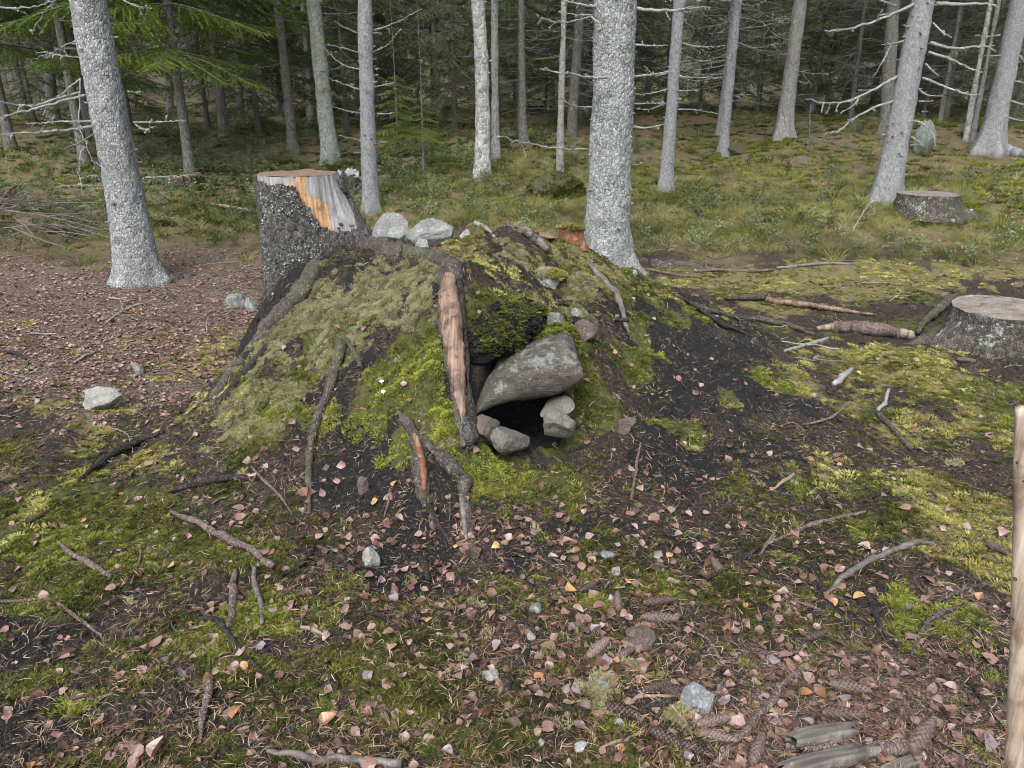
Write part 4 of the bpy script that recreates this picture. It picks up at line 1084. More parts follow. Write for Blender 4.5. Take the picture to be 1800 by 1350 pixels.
def earth_lip():
    m = Mat('bank_soil', .95, .1); co = m.co()
    m.done(m.ramp(m.noise(co, 90, 5, .75), [(.35, (.004, .004, .004)), (.6, (.013, .012, .011)), (.75, (.035, .03, .027))]), m.noise(co, 60, 5, .7), .03, 1.0)
    V, F = rock_verts(4, (.50, .46, .27), 91, 4, .16, .95)
    V = V + .012 * fbm(V[:, 0], V[:, 1], V[:, 2], f=22, o=3, s=17)[:, None] * (V / np.linalg.norm(V, axis=1)[:, None])
    a = math.radians(-27)
    R = np.array([[math.cos(a), 0, math.sin(a)], [0, 1, 0], [-math.sin(a), 0, math.cos(a)]])
    V = V @ R.T
    mb = MB(); mb.add(V, F)
    c = at_t(876, 618, 3.46) + np.array([0, .265, 0])
    o = mb.build('earth_bank', m.m, loc=c)
    tag(o, 'overhanging lip of black earth above the boulder', kind='structure')
    W = V + c
    return W[(V[:, 2] > -.03) & (V[:, 1] < .12)]
LIP = earth_lip()
def cave_rock(px, py, t, size, mat, label, seed, rot=(0, 0, 0), facets=10):
    V, F = rock_verts(4, size, seed, facets, .10, .72)
    mb = MB(); mb.add(V, F)
    o = mb.build('stone', mat, smooth=False, loc=at_t(px, py, t)); o.rotation_euler = rot
    tag(o, label, 'stone')
cave_rock(978, 742, 3.40, (.19, .2, .15), R_CAVE, 'pale angular stone at the right side of the hollow mouth', 31, (0, .2, .3))
cave_rock(985, 714, 3.48, (.20, .2, .05), R_CAVE, 'thin slab wedged between the boulder and the pale angular stone', 32, (0, -.45, .2))
cave_rock(900, 776, 3.42, (.22, .18, .15), R_CAVE, 'pointed grey stone lying in the mouth of the hollow', 33, (.3, .5, .5), 7)
cave_rock(853, 750, 3.42, (.13, .2, .19), R_BROWN, 'dim stone inside the hollow against the left wall', 34, (0, .2, 0))
stone(684, 434, 66, 56, R_GREY, 'rounded grey lichened boulder beside the tall stump', 41, 'boulder', 'boulder', .8, 4, .3, facets=6)
stone(757, 436, 92, 48, R_GREY, 'wide pale lichened boulder on top of the mound, right of the rounded one', 42, 'boulder', 'boulder', .7, 4, .3, facets=8)
stone(737, 447, 34, 24, R_GREY, 'small stone wedged before the two lichened boulders', 43)
stone(818, 418, 22, 14, R_WHITE, 'small pale stone under the lichened stick on the mound top', 44)
stone(972, 586, 64, 32, R_GREY, 'flat grey stone on the mound above the overhanging boulder', 45, depth=.8, facets=6, tilt=.15)
stone(1028, 600, 42, 34, R_BROWN, 'dull stone half buried right of the flat grey stone', 46, facets=7)
stone(1012, 560, 26, 18, R_GREY, 'small light stone behind the flat grey stone', 47)
stone(963, 505, 58, 32, R_GREY, 'grey block with a cushion of yellow moss on top', 48, depth=.7, facets=6)
stone(1099, 765, 40, 32, R_BROWN, 'rounded brown stone on the dark soil right of the hollow', 49)
stone(650, 1000, 33, 34, R_WHITE, 'whitish oval stone on the dark soil in front of the mound', 50, depth=1.1, rz=.5)
stone(165, 722, 88, 36, R_WHITE, 'long pale stone lying on the needle litter at left', 51, depth=.45, facets=7, rz=.15, tilt=-.12)
stone(185, 703, 36, 18, R_WHITE, 'pale knob of rock at the end of the long pale stone', 151, depth=.6, facets=7)
stone(1125, 1140, 62, 34, R_BROWN, 'brownish grey stone among fallen leaves and cones', 52, depth=.8, facets=7)
stone(1228, 1255, 62, 44, R_SPECK, 'speckled grey stone beside the cones at lower right', 53, depth=.8, facets=7)
stone(940, 1078, 25, 16, R_GREY, 'small grey stone among leaves in the middle of the foreground', 54)
stone(1018, 1106, 18, 17, R_BROWN, 'small tan stone right of the small grey one', 55)
stone(934, 1126, 16, 13, R_WHITE, 'little square white stone on the leafy soil', 56, facets=5)
stone(863, 1201, 33, 16, R_WHITE, 'flat pale stone beside the pale-ended black stick', 57)
stone(1058, 1217, 27, 17, R_GREY, 'grey pebble left of the pale cone', 58)
stone(1021, 1323, 22, 18, R_WHITE, 'white pebble at the bottom edge of the picture', 59)
stone(905, 1280, 26, 15, R_BROWN, 'tan pebble on the moss near the bottom edge', 60)
stone(952, 1312, 14, 12, R_WHITE, 'tiny white pebble beside a tan one near the bottom edge', 61)
stone(638, 868, 20, 34, R_BROWN, 'upright brown stone sticking out of the dark soil bank', 62, depth=.6)
stone(413, 540, 40, 24, R_GREY, 'grey stone on the litter left of the tall stump', 63)
stone(440, 548, 24, 24, R_GREY, 'smaller grey stone touching the foot of the tall stump', 64)
stone(241, 658, 20, 22, R_GREY, 'small grey stone standing on the needle litter', 65)
stone(1626, 270, 40, 56, R_STAND, 'upright lichened stone standing behind the leaning spruce', 66, 'standing_stone', 'boulder', .5, 3, .2)
stone(978, 350, 96, 44, R_MOSSY, 'low mossy boulder in the heather left of the thick spruce', 67, 'boulder', 'boulder', .8, 4, .3, facets=5)
stone(941, 335, 22, 14, R_WHITE, 'bare pale stone leaning on the low mossy boulder', 68)
stone(1218, 243, 34, 20, R_MOSSY, 'far mossy stone right of the slim pale trunk', 69, 'boulder', 'boulder')
stone(1336, 196, 44, 14, R_MOSSY, 'farthest mossy stone between the grey spruce trunks', 70, 'boulder', 'boulder')
stone(1508, 232, 36, 22, R_MOSSY, 'mossy stone left of the leaning spruce', 71, 'boulder', 'boulder')
stone(1302, 270, 54, 16, R_MOSSY, 'long moss hump between two grey spruce trunks', 72, 'boulder', 'boulder')
stone(1705, 605, 34, 16, R_GREY, 'small pale stone in front of the low stump at right', 73)
stone(1160, 1000, 18, 12, R_BROWN, 'little brown stone on the leaf-strewn soil', 74)
stone(1068, 985, 30, 12, R_SPECK, 'flat dark stone in the middle of the leaf carpet', 75)

# ------------------------------------------------------------------ the other stumps
def low_stump(px, py, t, R, h, label, seed, top, bark, lob=(), moss=None, name='low_stump', parts=True, broken=0.0):
    p = at_t(px, py, t); p[2] = H0(p[0], p[1]) - .03
    rt = empty(name, tuple(p), label, 'tree stump')
    nz, c = 34, 120
    z = np.linspace(0, 1, nz); th = np.linspace(-PI, PI, c, endpoint=False)
    Z, TH = np.meshgrid(z, th, indexing='ij')
    rr = R * (1.0 + .04 * np.cos(3 * TH + seed) + (.12 if h < .29 else .03) * (1 - Z) ** 1.5)
    for a0, w, k in lob:
        rr = rr + w * np.exp(-(np.angle(np.exp(1j * (TH - a0))) / k) ** 2) * (1 - Z) ** 2.2
    X = rr * np.sin(TH); Y = -rr * np.cos(TH)
    d = .012 * fbm(X + seed, Y, Z * h * .6, f=24, o=3, s=seed)
    X = X + d * np.sin(TH); Y = Y - d * np.cos(TH)
    hz = h * (1 + broken * fbm(TH * 2, TH * 0, f=1.6, o=3, s=seed))
    V = np.stack([X, Y, Z * hz], -1).reshape(-1, 3)
    i = np.arange(nz - 1)[:, None] * c; j = np.arange(c)[None, :]; j2 = (j + 1) % c
    mb = MB(); mb.add(V, None, np.stack([i + j, i + j2, i + c + j2, i + c + j], -1).reshape(-1, 4)); mb.build('bark', bark, rt)
    mb = MB(); rs = np.linspace(0, 1, 14)
    Rr, T2 = np.meshgrid(rs, th, indexing='ij')
    X = Rr * X[-1][None] * .99; Y = Rr * Y[-1][None] * .99
    Zt = hz[-1][None] * Rr ** 2 + h * (1 - Rr ** 2) + .008 * fbm(X + seed, Y, f=14, o=3, s=seed) * (1 - Rr) - .012 * np.exp(-((Rr - .93) / .03) ** 2) - broken * .5 * h * (1 - Rr ** 2)
    V = np.stack([X, Y, Zt], -1).reshape(-1, 3)
    i = np.arange(13)[:, None] * c
    mb.add(V, None, np.stack([i + j, i + c + j, i + c + j2, i + j2], -1).reshape(-1, 4)[:, ::-1])
    mb.build('cut_top', top, rt)
    return rt, p
ls, lp = low_stump(1762, 592, 5.42, .37, .30, 'low wide stump with lichened bark and pale sawn top at the right edge', 3, W_TOP, B_STUMP2, ((-1.45, .26, .35), (-.6, .03, .4)))
def side_root(parent, pp, pix, w, mat, lift, seed, wob=.3, n=30, name='root'):
    P = ground_path(pix, n); r = np.array([pxm(x, p) / 2 for x, p in zip(np.interp(np.linspace(0, 1, n), np.linspace(0, 1, len(w)), w), P)])
    P[:, 2] += r * lift
    mb = MB(); mb.tube(P - pp, r, 10, wob, 16, seed=seed); mb.build(name, mat, parent)
side_root(ls, lp, [(1680, 575), (1650, 590), (1620, 603), (1598, 606)], [34, 30, 22, 12], B_ROOT, .1, 1)
side_root(ls, lp, [(1668, 535), (1645, 555), (1625, 572), (1612, 590)], [18, 16, 13, 8], B_ROOT, 1.2, 2)
fs, fp = low_stump(1622, 402, 9.1, .33, .27, 'old flat-topped stump sunk in the grass before the leaning spruce', 5, W_TOP, B_STUMP2, ((1.5, .3, .4), (-.3, .1, .5)))
side_root(fs, fp, [(1660, 395), (1690, 392), (1715, 390), (1745, 396)], [20, 18, 16, 8], B_STUMP2, .5, 3)
side_root(fs, fp, [(1672, 398), (1690, 385), (1706, 376)], [7, 6, 5], W_GREY, 2.5, 4)
low_stump(318, 352, 10.3, .16, .16, 'small rotten stump in the bilberry behind the big left spruce', 7, W_RED, B_STUMP2, (), name='rotten_stump', broken=.25)
low_stump(617, 352, 10.2, .16, .30, 'greyish rotten stump behind the tall stump', 8, W_GREY, B_STUMP2, (), name='rotten_stump', broken=.2)
rs_, rp = low_stump(1003, 447, 4.98, .075, .13, 'small red rotten stump with a mossy top beside the thick spruce', 9, W_RED, W_RED, ((1.2, .04, .5), (-1, .03, .6)), name='rotten_stump', broken=.09)
V, F = rock_verts(2, (.2, .12, .05), 77, 6, .25); mb = MB(); mb.add(V, F)
o = mb.build('wood_chunk', W_BARE, loc=hit1(958, 423) + np.array([0, .05, .02])); o.rotation_euler = (0, .12, .2); tag(o, 'broken orange lump of rotten wood left of the small red stump', 'wood chunk')
V, F = rock_verts(2, (.16, .1, .05), 78, 6, .25); mb = MB(); mb.add(V, F)
o = mb.build('wood_chunk', W_RED, loc=hit1(925, 415) + np.array([0, .05, .02])); tag(o, 'red-brown lump of rotten wood at the back of the mound top', 'wood chunk')

# roots of the two nearest spruces lying bare on the ground
def tree_root(tr, pix, w, mat, lift, seed):
    side_root(tr['root'], tr['p'], pix, w, mat, lift, seed)
tree_root(A_, [(290, 490), (330, 486), (380, 482), (440, 478)], [36, 16, 12, 8], B_STUMP2, -.5, 7)
tree_root(Fc, [(1105, 455), (1160, 462), (1220, 466), (1270, 466)], [40, 26, 18, 8], B_STUMP2, -.5, 8)
tree_root(Fc, [(1108, 450), (1114, 465), (1116, 485)], [16, 12, 9], B_MID, .5, 9)
M_SOLID = Mat('moss_on_root', .95, .1); co_ = M_SOLID.co()
M_SOLID = M_SOLID.done(M_SOLID.ramp(M_SOLID.noise(co_, 60, 5, .75), [(.3, (.02, .022, .008)), (.5, (.06, .065, .015)), (.7, (.13, .135, .03))]), M_SOLID.noise(co_, 90, 4, .7), .02, 1.0)
tree_root(H_, [(1262, 275), (1240, 288), (1215, 303)], [18, 14, 6], M_SOLID, -.1, 10)
tree_root(I_, [(1360, 246), (1330, 256), (1290, 268)], [18, 14, 8], M_SOLID, -.1, 11)
tree_root(I_, [(1385, 248), (1375, 258), (1360, 266)], [16, 11, 6], M_SOLID, -.1, 12)
tree_root(Kt, [(1765, 268), (1790, 272), (1830, 282)], [24, 20, 18], B_RIGHT, .1, 13)

# ------------------------------------------------------------------ sticks, branches, roots lying about
def stick(pix, w, mat, label, name='stick', cat='stick', lift=.7, seed=0, seg=8, wob=.35, n=None, flat=None, twigs=0, group=None):
    n = n or max(10, int(sum(math.hypot(a[0] - b[0], a[1] - b[1]) for a, b in zip(pix, pix[1:])) / 7))
    P = ground_path(pix, n)
    q = np.random.default_rng(seed + 400)
    r = np.array([pxm(x, p) / 2 for x, p in zip(np.interp(np.linspace(0, 1, n), np.linspace(0, 1, len(w)), w), P)])
    P[:, 2] += np.maximum(r * lift, .004) + .006
    P += np.stack([fbm(np.arange(n) * .23, np.full(n, seed * 1.7), f=1, o=2, s=k) for k in (1, 2, 3)], -1) * r[:, None] * .7
    o0 = P[n // 2].copy()
    mb = MB(); mb.tube(P - o0, r, seg, wob, 30, seed=seed, flat=flat)
    for k in range(twigs):
        i = q.integers(2, n - 2); d = q.normal(size=3); d[2] = abs(d[2]) * .3; d /= np.linalg.norm(d); l = q.uniform(.03, .1)
        mb.tube([P[i] - o0, P[i] - o0 + d * l * .6, P[i] - o0 + d * l + np.array([0, 0, -.01])], [r[i] * .4, r[i] * .3, r[i] * .15], 4)
    ob = mb.build(name, mat, loc=o0)
    return tag(ob, label, cat, group)
STICKS = [
 ([(303, 904), (340, 925), (380, 945), (430, 972), (482, 1001)], [8, 14, 17, 16, 12], B_STICK, 'brown bark-covered branch slanting across the moss left of the pale stone'),
 ([(493, 1017), (533, 997), (552, 965)], [8, 12, 7], B_CHAR, 'short bent black branch with a broken end before the mound'),
 ([(103, 957), (140, 985), (195, 1018)], [7, 12, 10], B_STICK, 'short brown branch in the bright moss at left'),
 ([(329, 1081), (355, 1095), (389, 1103), (420, 1138), (450, 1175), (482, 1203)], [6, 12, 13, 10, 9, 7], B_CHAR, 'dark forked-looking stick bending down towards the bottom left'),
 ([(416, 1008), (412, 1045), (409, 1080), (402, 1106)], [10, 17, 17, 10], B_STICK, 'thick pinkish bark stick lying end-on in the moss'),
 ([(443, 1000), (448, 1030), (455, 1060), (462, 1102)], [8, 12, 12, 9], W_DRIFT, 'grey weathered stick beside the thick pinkish one'),
 ([(-10, 1062), (40, 1060), (85, 1056), (110, 1068), (130, 1085), (155, 1105), (180, 1119)], [5, 6, 7, 7, 7, 7, 6], B_STICK, 'thin pale curved stick at the left edge of the picture'),
 ([(371, 1195), (364, 1225), (356, 1270), (350, 1312)], [10, 14, 12, 10], B_STICK, 'brown bark stick pointing down at the lower left'),
 ([(530, 1106), (552, 1113), (573, 1122)], [6, 9, 5], W_PALE, 'small yellow splinter of fresh wood'),
 ([(470, 1326), (520, 1333), (600, 1343), (700, 1352)], [8, 14, 18, 18], W_DRIFT, 'grey weathered branch along the bottom edge'),
 ([(140, 847), (170, 825), (207, 800), (250, 778), (290, 760)], [6, 13, 16, 12, 7], B_CHAR, 'dark half-buried branch on the litter left of the mound'),
 ([(296, 868), (340, 856), (367, 850), (410, 846), (453, 847)], [6, 12, 13, 14, 12], B_CHAR, 'black branch lying at the left foot of the mound'),
 ([(440, 822), (468, 850), (490, 872), (517, 910)], [4, 6, 6, 4], B_STICK, 'thin twig leaning below the black branch'),
 ([(1240, 1025), (1277, 1003), (1333, 967)], [7, 9, 7], B_CHAR, 'dark twig near the upright cone'),
 ([(1345, 962), (1387, 943), (1430, 925), (1475, 912), (1520, 904)], [6, 8, 9, 9, 6], B_STICK, 'long brown stick on the mossy slope at right'),
 ([(1335, 982), (1350, 957), (1366, 928)], [5, 7, 5], B_STICK, 'short twig crossing the long brown stick'),
 ([(1448, 1048), (1480, 1018), (1520, 995), (1560, 975), (1600, 962), (1640, 960)], [8, 13, 14, 13, 12, 8], W_DRIFT, 'peeled grey stick with a dark end on the moss at right'),
 ([(1516, 1033), (1530, 1062), (1545, 1100), (1577, 1140)], [6, 10, 11, 7], B_CHAR, 'black crooked stick below the peeled grey stick'),
 ([(1692, 1070), (1655, 1085), (1625, 1105), (1602, 1155)], [8, 11, 11, 7], B_ROOT, 'lichened bark stick curving in the moss at lower right'),
 ([(1250, 1352), (1290, 1310), (1330, 1272), (1360, 1235), (1385, 1198), (1411, 1181)], [14, 17, 17, 15, 14, 11], B_STICK, 'smooth reddish brown branch rising from the bottom edge'),
 ([(1563, 690), (1552, 712), (1543, 727)], [7, 9, 7], W_GREY, 'grey top piece of the broken branch near the spruce seedling'),
 ([(1541, 728), (1562, 752), (1580, 770), (1600, 792)], [10, 12, 11, 8], B_ROOT, 'dark lower piece of the broken branch near the spruce seedling'),
 ([(1410, 748), (1440, 746), (1465, 735), (1488, 715)], [4, 6, 6, 4], B_STICK, 'thin brown curved twig left of the spruce seedling'),
 ([(1358, 862), (1378, 850), (1397, 838)], [6, 9, 6], W_PALE, 'short pale peeled stick on the dark soil at right'),
 ([(1508, 887), (1540, 875), (1577, 860)], [5, 7, 4], B_CHAR, 'dark thin stick on the mossy slope at right'),
 ([(1464, 681), (1480, 668), (1496, 652)], [10, 14, 8], W_GREY, 'stubby grey piece of wood standing in the moss'),
 ([(1378, 618), (1410, 611), (1455, 597)], [6, 9, 7], B_TWIG, 'lichened twig left of the dark log'),
 ([(1275, 528), (1310, 530), (1345, 531)], [8, 12, 12], B_ROOT, 'dark end of the bare root on the yellow moss'),
 ([(1342, 531), (1390, 540), (1430, 545), (1470, 549), (1540, 556)], [12, 13, 12, 9, 5], W_BARE, 'pale orange-brown bare root crossing the yellow moss'),
 ([(1185, 518), (1240, 548), (1290, 560), (1340, 567), (1390, 578), (1430, 590)], [7, 10, 11, 12, 11, 7], B_ROOT, 'long dark root running from the mound towards the dark log'),
 ([(1192, 522), (1235, 552), (1275, 575), (1322, 597)], [6, 9, 9, 5], B_CHAR, 'thin black root dropping from the right shoulder of the mound'),
 ([(1122, 473), (1170, 482), (1225, 489)], [4, 5, 4], B_STICK, 'thin straight stick at the back of the mound'),
 ([(1225, 479), (1300, 478), (1360, 477)], [6, 8, 5], B_STICK, 'long brown stick lying along the edge of the grass'),
 ([(1365, 474), (1420, 468), (1500, 465)], [5, 6, 4], B_TWIGD, 'thin grey stick continuing along the edge of the grass'),
 ([(885, 1222), (903, 1190), (918, 1162), (930, 1140)], [11, 13, 12, 8], B_CHAR, 'short black lichened stick with a pale broken end'),
 ([(874, 1229), (880, 1218), (886, 1207)], [5, 7, 5], W_PALE, 'pale splinter at the lower end of the short black stick'),
 ([(1055, 1321), (1090, 1308), (1115, 1300), (1132, 1289)], [4, 8, 7, 5], W_PALE, 'pale peeled twig at the bottom edge right of the moss'),
 ([(1105, 1246), (1121, 1229), (1150, 1228), (1184, 1229)], [4, 6, 6, 5], W_PALE, 'pale bent twig beside the charred chip'),
 ([(1130, 1248), (1158, 1243), (1188, 1240)], [12, 18, 12], B_CHAR, 'charred chip of wood beside the speckled stone'),
 ([(1035, 473), (1060, 497), (1082, 520), (1092, 555), (1106, 590)], [10, 14, 15, 12, 7], W_DRIFT, 'weathered grey branch leaning on the right side of the mound'),
 ([(802, 416), (818, 405), (833, 398)], [5, 7, 7], B_STICK, 'short brown stick on the mound top behind the yellow moss'),
 ([(835, 397), (848, 401), (858, 408), (868, 420)], [10, 12, 8, 5], B_TWIG, 'lichen-covered twig on the mound top'),
 ([(884, 406), (915, 415), (940, 428), (962, 446)], [14, 22, 22, 14], W_DRIFT, 'grey rotten limb lying on the mound top'),
 ([(975, 540), (1005, 540), (1030, 550), (1060, 562), (1102, 568)], [6, 12, 13, 13, 7], B_CHAR, 'black root showing through the mound right of the flat stone'),
 ([(1126, 780), (1118, 830), (1111, 880)], [4, 6, 5], B_STICK, 'thin upright twig below the brown stone'),
 ([(686, 862), (682, 885), (676, 912)], [3, 5, 4], B_STICK, 'thin twig leaning on the dark soil bank'),
 ([(185, 572), (210, 552), (232, 542), (256, 537)], [5, 7, 6, 4], W_PALE, 'pale curved twig in front of the big left spruce'),
 ([(132, 640), (150, 630), (172, 620)], [4, 6, 4], W_PALE, 'pale bent twig on the needle litter at left'),
 ([(265, 361), (300, 359), (340, 361), (400, 367), (450, 373)], [5, 7, 7, 7, 6], W_PALE, 'bleached straight branch lying between the big left spruce and the tall stump'),
 ([(-5, 622), (25, 625), (48, 634)], [8, 9, 5], B_CHAR, 'dark twig at the left edge on the needle litter'),
 ([(742, 985), (746, 1005), (752, 1025)], [10, 16, 10], B_CHAR, 'stub of black wood in front of the forked root'),
 ([(620, 1075), (660, 1085), (700, 1105)], [6, 10, 5], B_CHAR, 'half-buried dark branch in the middle of the foreground'),
 ([(1105, 1060), (1085, 1085), (1060, 1100)], [4, 5, 4], B_CHAR, 'fine dark twig among the cones'),
 ([(1300, 1190), (1292, 1215), (1290, 1240)], [5, 7, 4], B_CHAR, 'black twig right of the speckled stone'),
 ([(1205, 1110), (1245, 1130), (1268, 1165), (1300, 1168)], [4, 6, 6, 4], B_STICK, 'thin brown twig curving among the leaves'),
 ([(1412, 760), (1395, 745), (1372, 752)], [3, 4, 3], B_STICK, 'hair-thin twig on the dark soil at right'),
 ([(1640, 1065), (1680, 1045), (1735, 1030)], [5, 8, 8], B_ROOT, 'half-buried root in the moss by the post'),
 ([(1390, 1060), (1420, 1070), (1450, 1078)], [4, 6, 4], B_STICK, 'short brown twig below the peeled grey stick'),
 ([(1700, 1205), (1730, 1240), (1765, 1290)], [6, 8, 6], B_CHAR, 'dark twig slanting behind the post'),
 ([(1640, 1300), (1690, 1330), (1740, 1352)], [6, 9, 7], B_STICK, 'reddish twig at the bottom right corner'),
 ([(40, 930), (90, 900), (140, 872)], [4, 6, 4], B_CHAR, 'dark twig on the bright moss bank at left'),
 ([(230, 1030), (245, 990), (248, 960)], [3, 5, 3], B_STICK, 'thin twig poking out of the moss at left'),
]
for k, (pix, w, mat, lab) in enumerate(STICKS):
    thick = max(w) >= 9
    w = [v * .86 for v in w]
    stick(pix, w, mat, lab, 'root' if ' root ' in lab or lab.endswith('root') else 'stick' if not thick or 'stick' in lab else 'branch', 'root' if 'root' in lab.split() and 'forked' not in lab else 'stick', seed=k, twigs=0 if thick else 1)
# the dark log by the low stump
lg = empty('fallen_log', tuple(hit1(1520, 588)), 'short dark log with a peeled white end beside the low stump', 'log')
def piece(pix, w, mat, name, parent, seed, lift=.8, wob=.2):
    P = ground_path(pix, 24); r = np.array([pxm(x, p) / 2 for x, p in zip(np.interp(np.linspace(0, 1, 24), np.linspace(0, 1, len(w)), w), P)])
    P[:, 2] += r * lift
    mb = MB(); mb.tube(P - np.array(parent.location), r, 14, wob, 25, seed=seed); mb.build(name, mat, parent)
piece([(1468, 582), (1500, 584), (1540, 588), (1578, 594)], [18, 23, 23, 22], B_STICK, 'log_body', lg, 1)
piece([(1577, 594), (1588, 595), (1598, 596)], [20, 19, 17], W_PALE, 'peeled_end', lg, 2)
piece([(1438, 580), (1452, 580), (1470, 582)], [8, 12, 15], W_PALE, 'broken_end', lg, 3)

# rotten planks of wood at the lower right corner
def plank(px, py, L, wd, th, rz, mat, label, seed, tilt=0.0):
    p = hit1(px, py); a = pxm(1, p)
    q = np.random.default_rng(seed); mb = MB()
    nx, ny = 40, 10
    x = np.linspace(-.5, .5, nx); s_ = np.linspace(0, 2 * PI, ny * 2, endpoint=False)
    X, S = np.meshgrid(x, s_, indexing='ij')
    wv = wd * a * (1 - .35 * np.abs(2 * X) ** 3) * .5
    Yv = np.sign(np.cos(S)) * np.abs(np.cos(S)) ** .6 * wv
    Zv = np.sign(np.sin(S)) * np.abs(np.sin(S)) ** .6 * th * a * .5 * (1 - .5 * np.abs(2 * X) ** 4)
    Xv = X * L * a + .02 * vnoise(Yv * 90, X * 2, s=seed) * (np.abs(X) > .38)
    g = .006 * fbm(Yv * 130, Xv * 6, f=1, o=3, s=seed)
    Zv = Zv + g; 
    V = np.stack([Xv, Yv, Zv], -1).reshape(-1, 3); c = ny * 2
    i = np.arange(nx - 1)[:, None] * c; j = np.arange(c)[None, :]; j2 = (j + 1) % c
    Q = np.stack([i + j, i + j2, i + c + j2, i + c + j], -1).reshape(-1, 4)
    e = np.array([[0] + [0, k + 1, k] for k in range(0)])
    T = [(0, k, k + 1) for k in range(1, c - 1)] + [((nx - 1) * c, (nx - 1) * c + k + 1, (nx - 1) * c + k) for k in range(1, c - 1)]
    mb.add(V, T, Q)
    o = mb.build('rotten_plank', mat, loc=(p[0], p[1], p[2] + th * a * .5)); o.rotation_euler = (0, tilt, rz)
    tag(o, label, 'rotten wood')
plank(1445, 1300, 125, 34, 22, .22, W_DRIFT, 'dark grey furrowed slab of rotten wood at the lower right', 1)
plank(1450, 1345, 190, 34, 22, .24, W_DRIFT, 'long pale grey slab of rotten wood at the bottom edge', 2)
plank(1560, 1322, 110, 26, 16, .12, B_STICK, 'brown crumbling slab of rotten wood at the lower right', 3)
plank(1590, 1348, 80, 22, 16, .35, W_DRIFT, 'short grey slab beside the big cone at the bottom edge', 4)
plank(1450, 1318, 120, 20, 12, .1, B_STICK, 'brown strip of rotten wood between two grey slabs', 5)
plank(1415, 1290, 46, 10, 8, .5, W_PALE, 'small pale splinter against the dark furrowed slab', 6)

# the post at the right edge
def post():
    c = at_Y(1784, 1350, 1.30); top = at_Y(1797, 716, 1.36)
    d = top - c
    foot = c - d * 1.1; foot_z = H0(c[0], c[1])
    foot = c + d * ((foot_z - .05 - c[2]) / d[2]) if d[2] else c
    P = smooth_path([foot, c, (c + top) / 2 + np.array([.004, 0, 0]), top], 70)
    r = np.linspace(.0225, .0125, 70)
    o = tag(bpy.data.objects.new('wooden_post', None), 'peeled wooden pole standing close to the camera at the right edge', 'post')
    o.location = foot; COL.objects.link(o)
    mb = MB(); mb.tube(P - foot, r, 26, .16, 22, seed=4); mb.build('pole', W_POST, o)
    q = np.random.default_rng(4); mb = MB()
    for k in range(5):
        i = q.integers(10, 65); a = q.uniform(2.5, 4.5)
        b = P[i] - foot + np.array([math.cos(a), -abs(math.sin(a)), 0]) * r[i] * .8
        mb.tube([b, b + np.array([math.cos(a), -.5, 0]) * .006], [.006, .003], 6)
    mb.build('knots', B_STICK, o)
post()

# the brush pile at the left edge
bp0 = hit1(40, 415)
bp = empty('brush_pile', tuple(bp0), 'heap of thin grey dead branches at the left edge', 'brush pile')
q = np.random.default_rng(17)
for k in range(120):
    a = np.array([q.uniform(-1.6, .5), q.uniform(-.5, .5), q.uniform(0, .45)])
    d = np.array([q.uniform(.1, 1), q.uniform(-.8, .8), q.uniform(-.5, .5)]); d /= np.linalg.norm(d)
    L = q.uniform(.35, 1.1); b = a + d * L
    a[2] = max(a[2] * (1 - abs(a[0]) / 2.4), .02); b[2] = min(max(b[2], .015), .5 * max(0, 1 - abs(b[0]) / 1.3) + .05)
    mb = MB(); P = smooth_path([a, (a + b) / 2 + np.array([0, 0, q.uniform(-.04, .07)]), b], 10)
    mb.tube(P, np.linspace(1, .35, 10) * q.uniform(.004, .008), 5, .2, 40, seed=k)
    for e in (3, 5, 7):
        dd = d + q.normal(size=3) * .6; l = q.uniform(.06, .2); mb.tube([P[e], P[e] + dd * l * .5 + q.normal(size=3) * .01, P[e] + dd * l], [.003, .0022, .001], 4)
    mb.build('twig', (B_TWIGD, B_STICK, B_ROOT)[k % 3], bp)
for pix, w, lab in (([(0, 380), (20, 350), (32, 336)], [6, 7, 4], 'dead branch sticking up from the heap at the left edge'),):
    stick(pix, w, B_STICK, lab, 'branch', 'stick', lift=4)
# dead fallen spruce top on the far slope
ft0 = hit1(1420, 268)
ft = empty('fallen_branch', tuple(ft0), 'fine fallen dead spruce branch spread on the far litter', 'branch')
branch_mb([np.array([-.05, 0, .75]), np.array([0, .05, .35]), np.array([.05, 0, .02])], .008, q, 22, .2, 12, .6, 3).build('limb', B_TWIGD, ft)
branch_mb([np.array([.0, 0, .25]), np.array([.5, .05, .12]), np.array([1.0, .1, .02])], .009, q, 26, .2, 14, .5, 4).build('limb', B_TWIGD, ft)
dh = empty('dead_twig', tuple(hit1(1505, 415)), 'pale drooping dead twig in the grass left of the flat-topped stump', 'twig')
branch_mb([np.array([-.06, 0, .02]), np.array([.02, 0, .22]), np.array([.12, 0, .38]), np.array([.16, 0, .26])], .006, q, 9, 1.0, 14, .4, 5).build('limb', B_TWIG, dh)

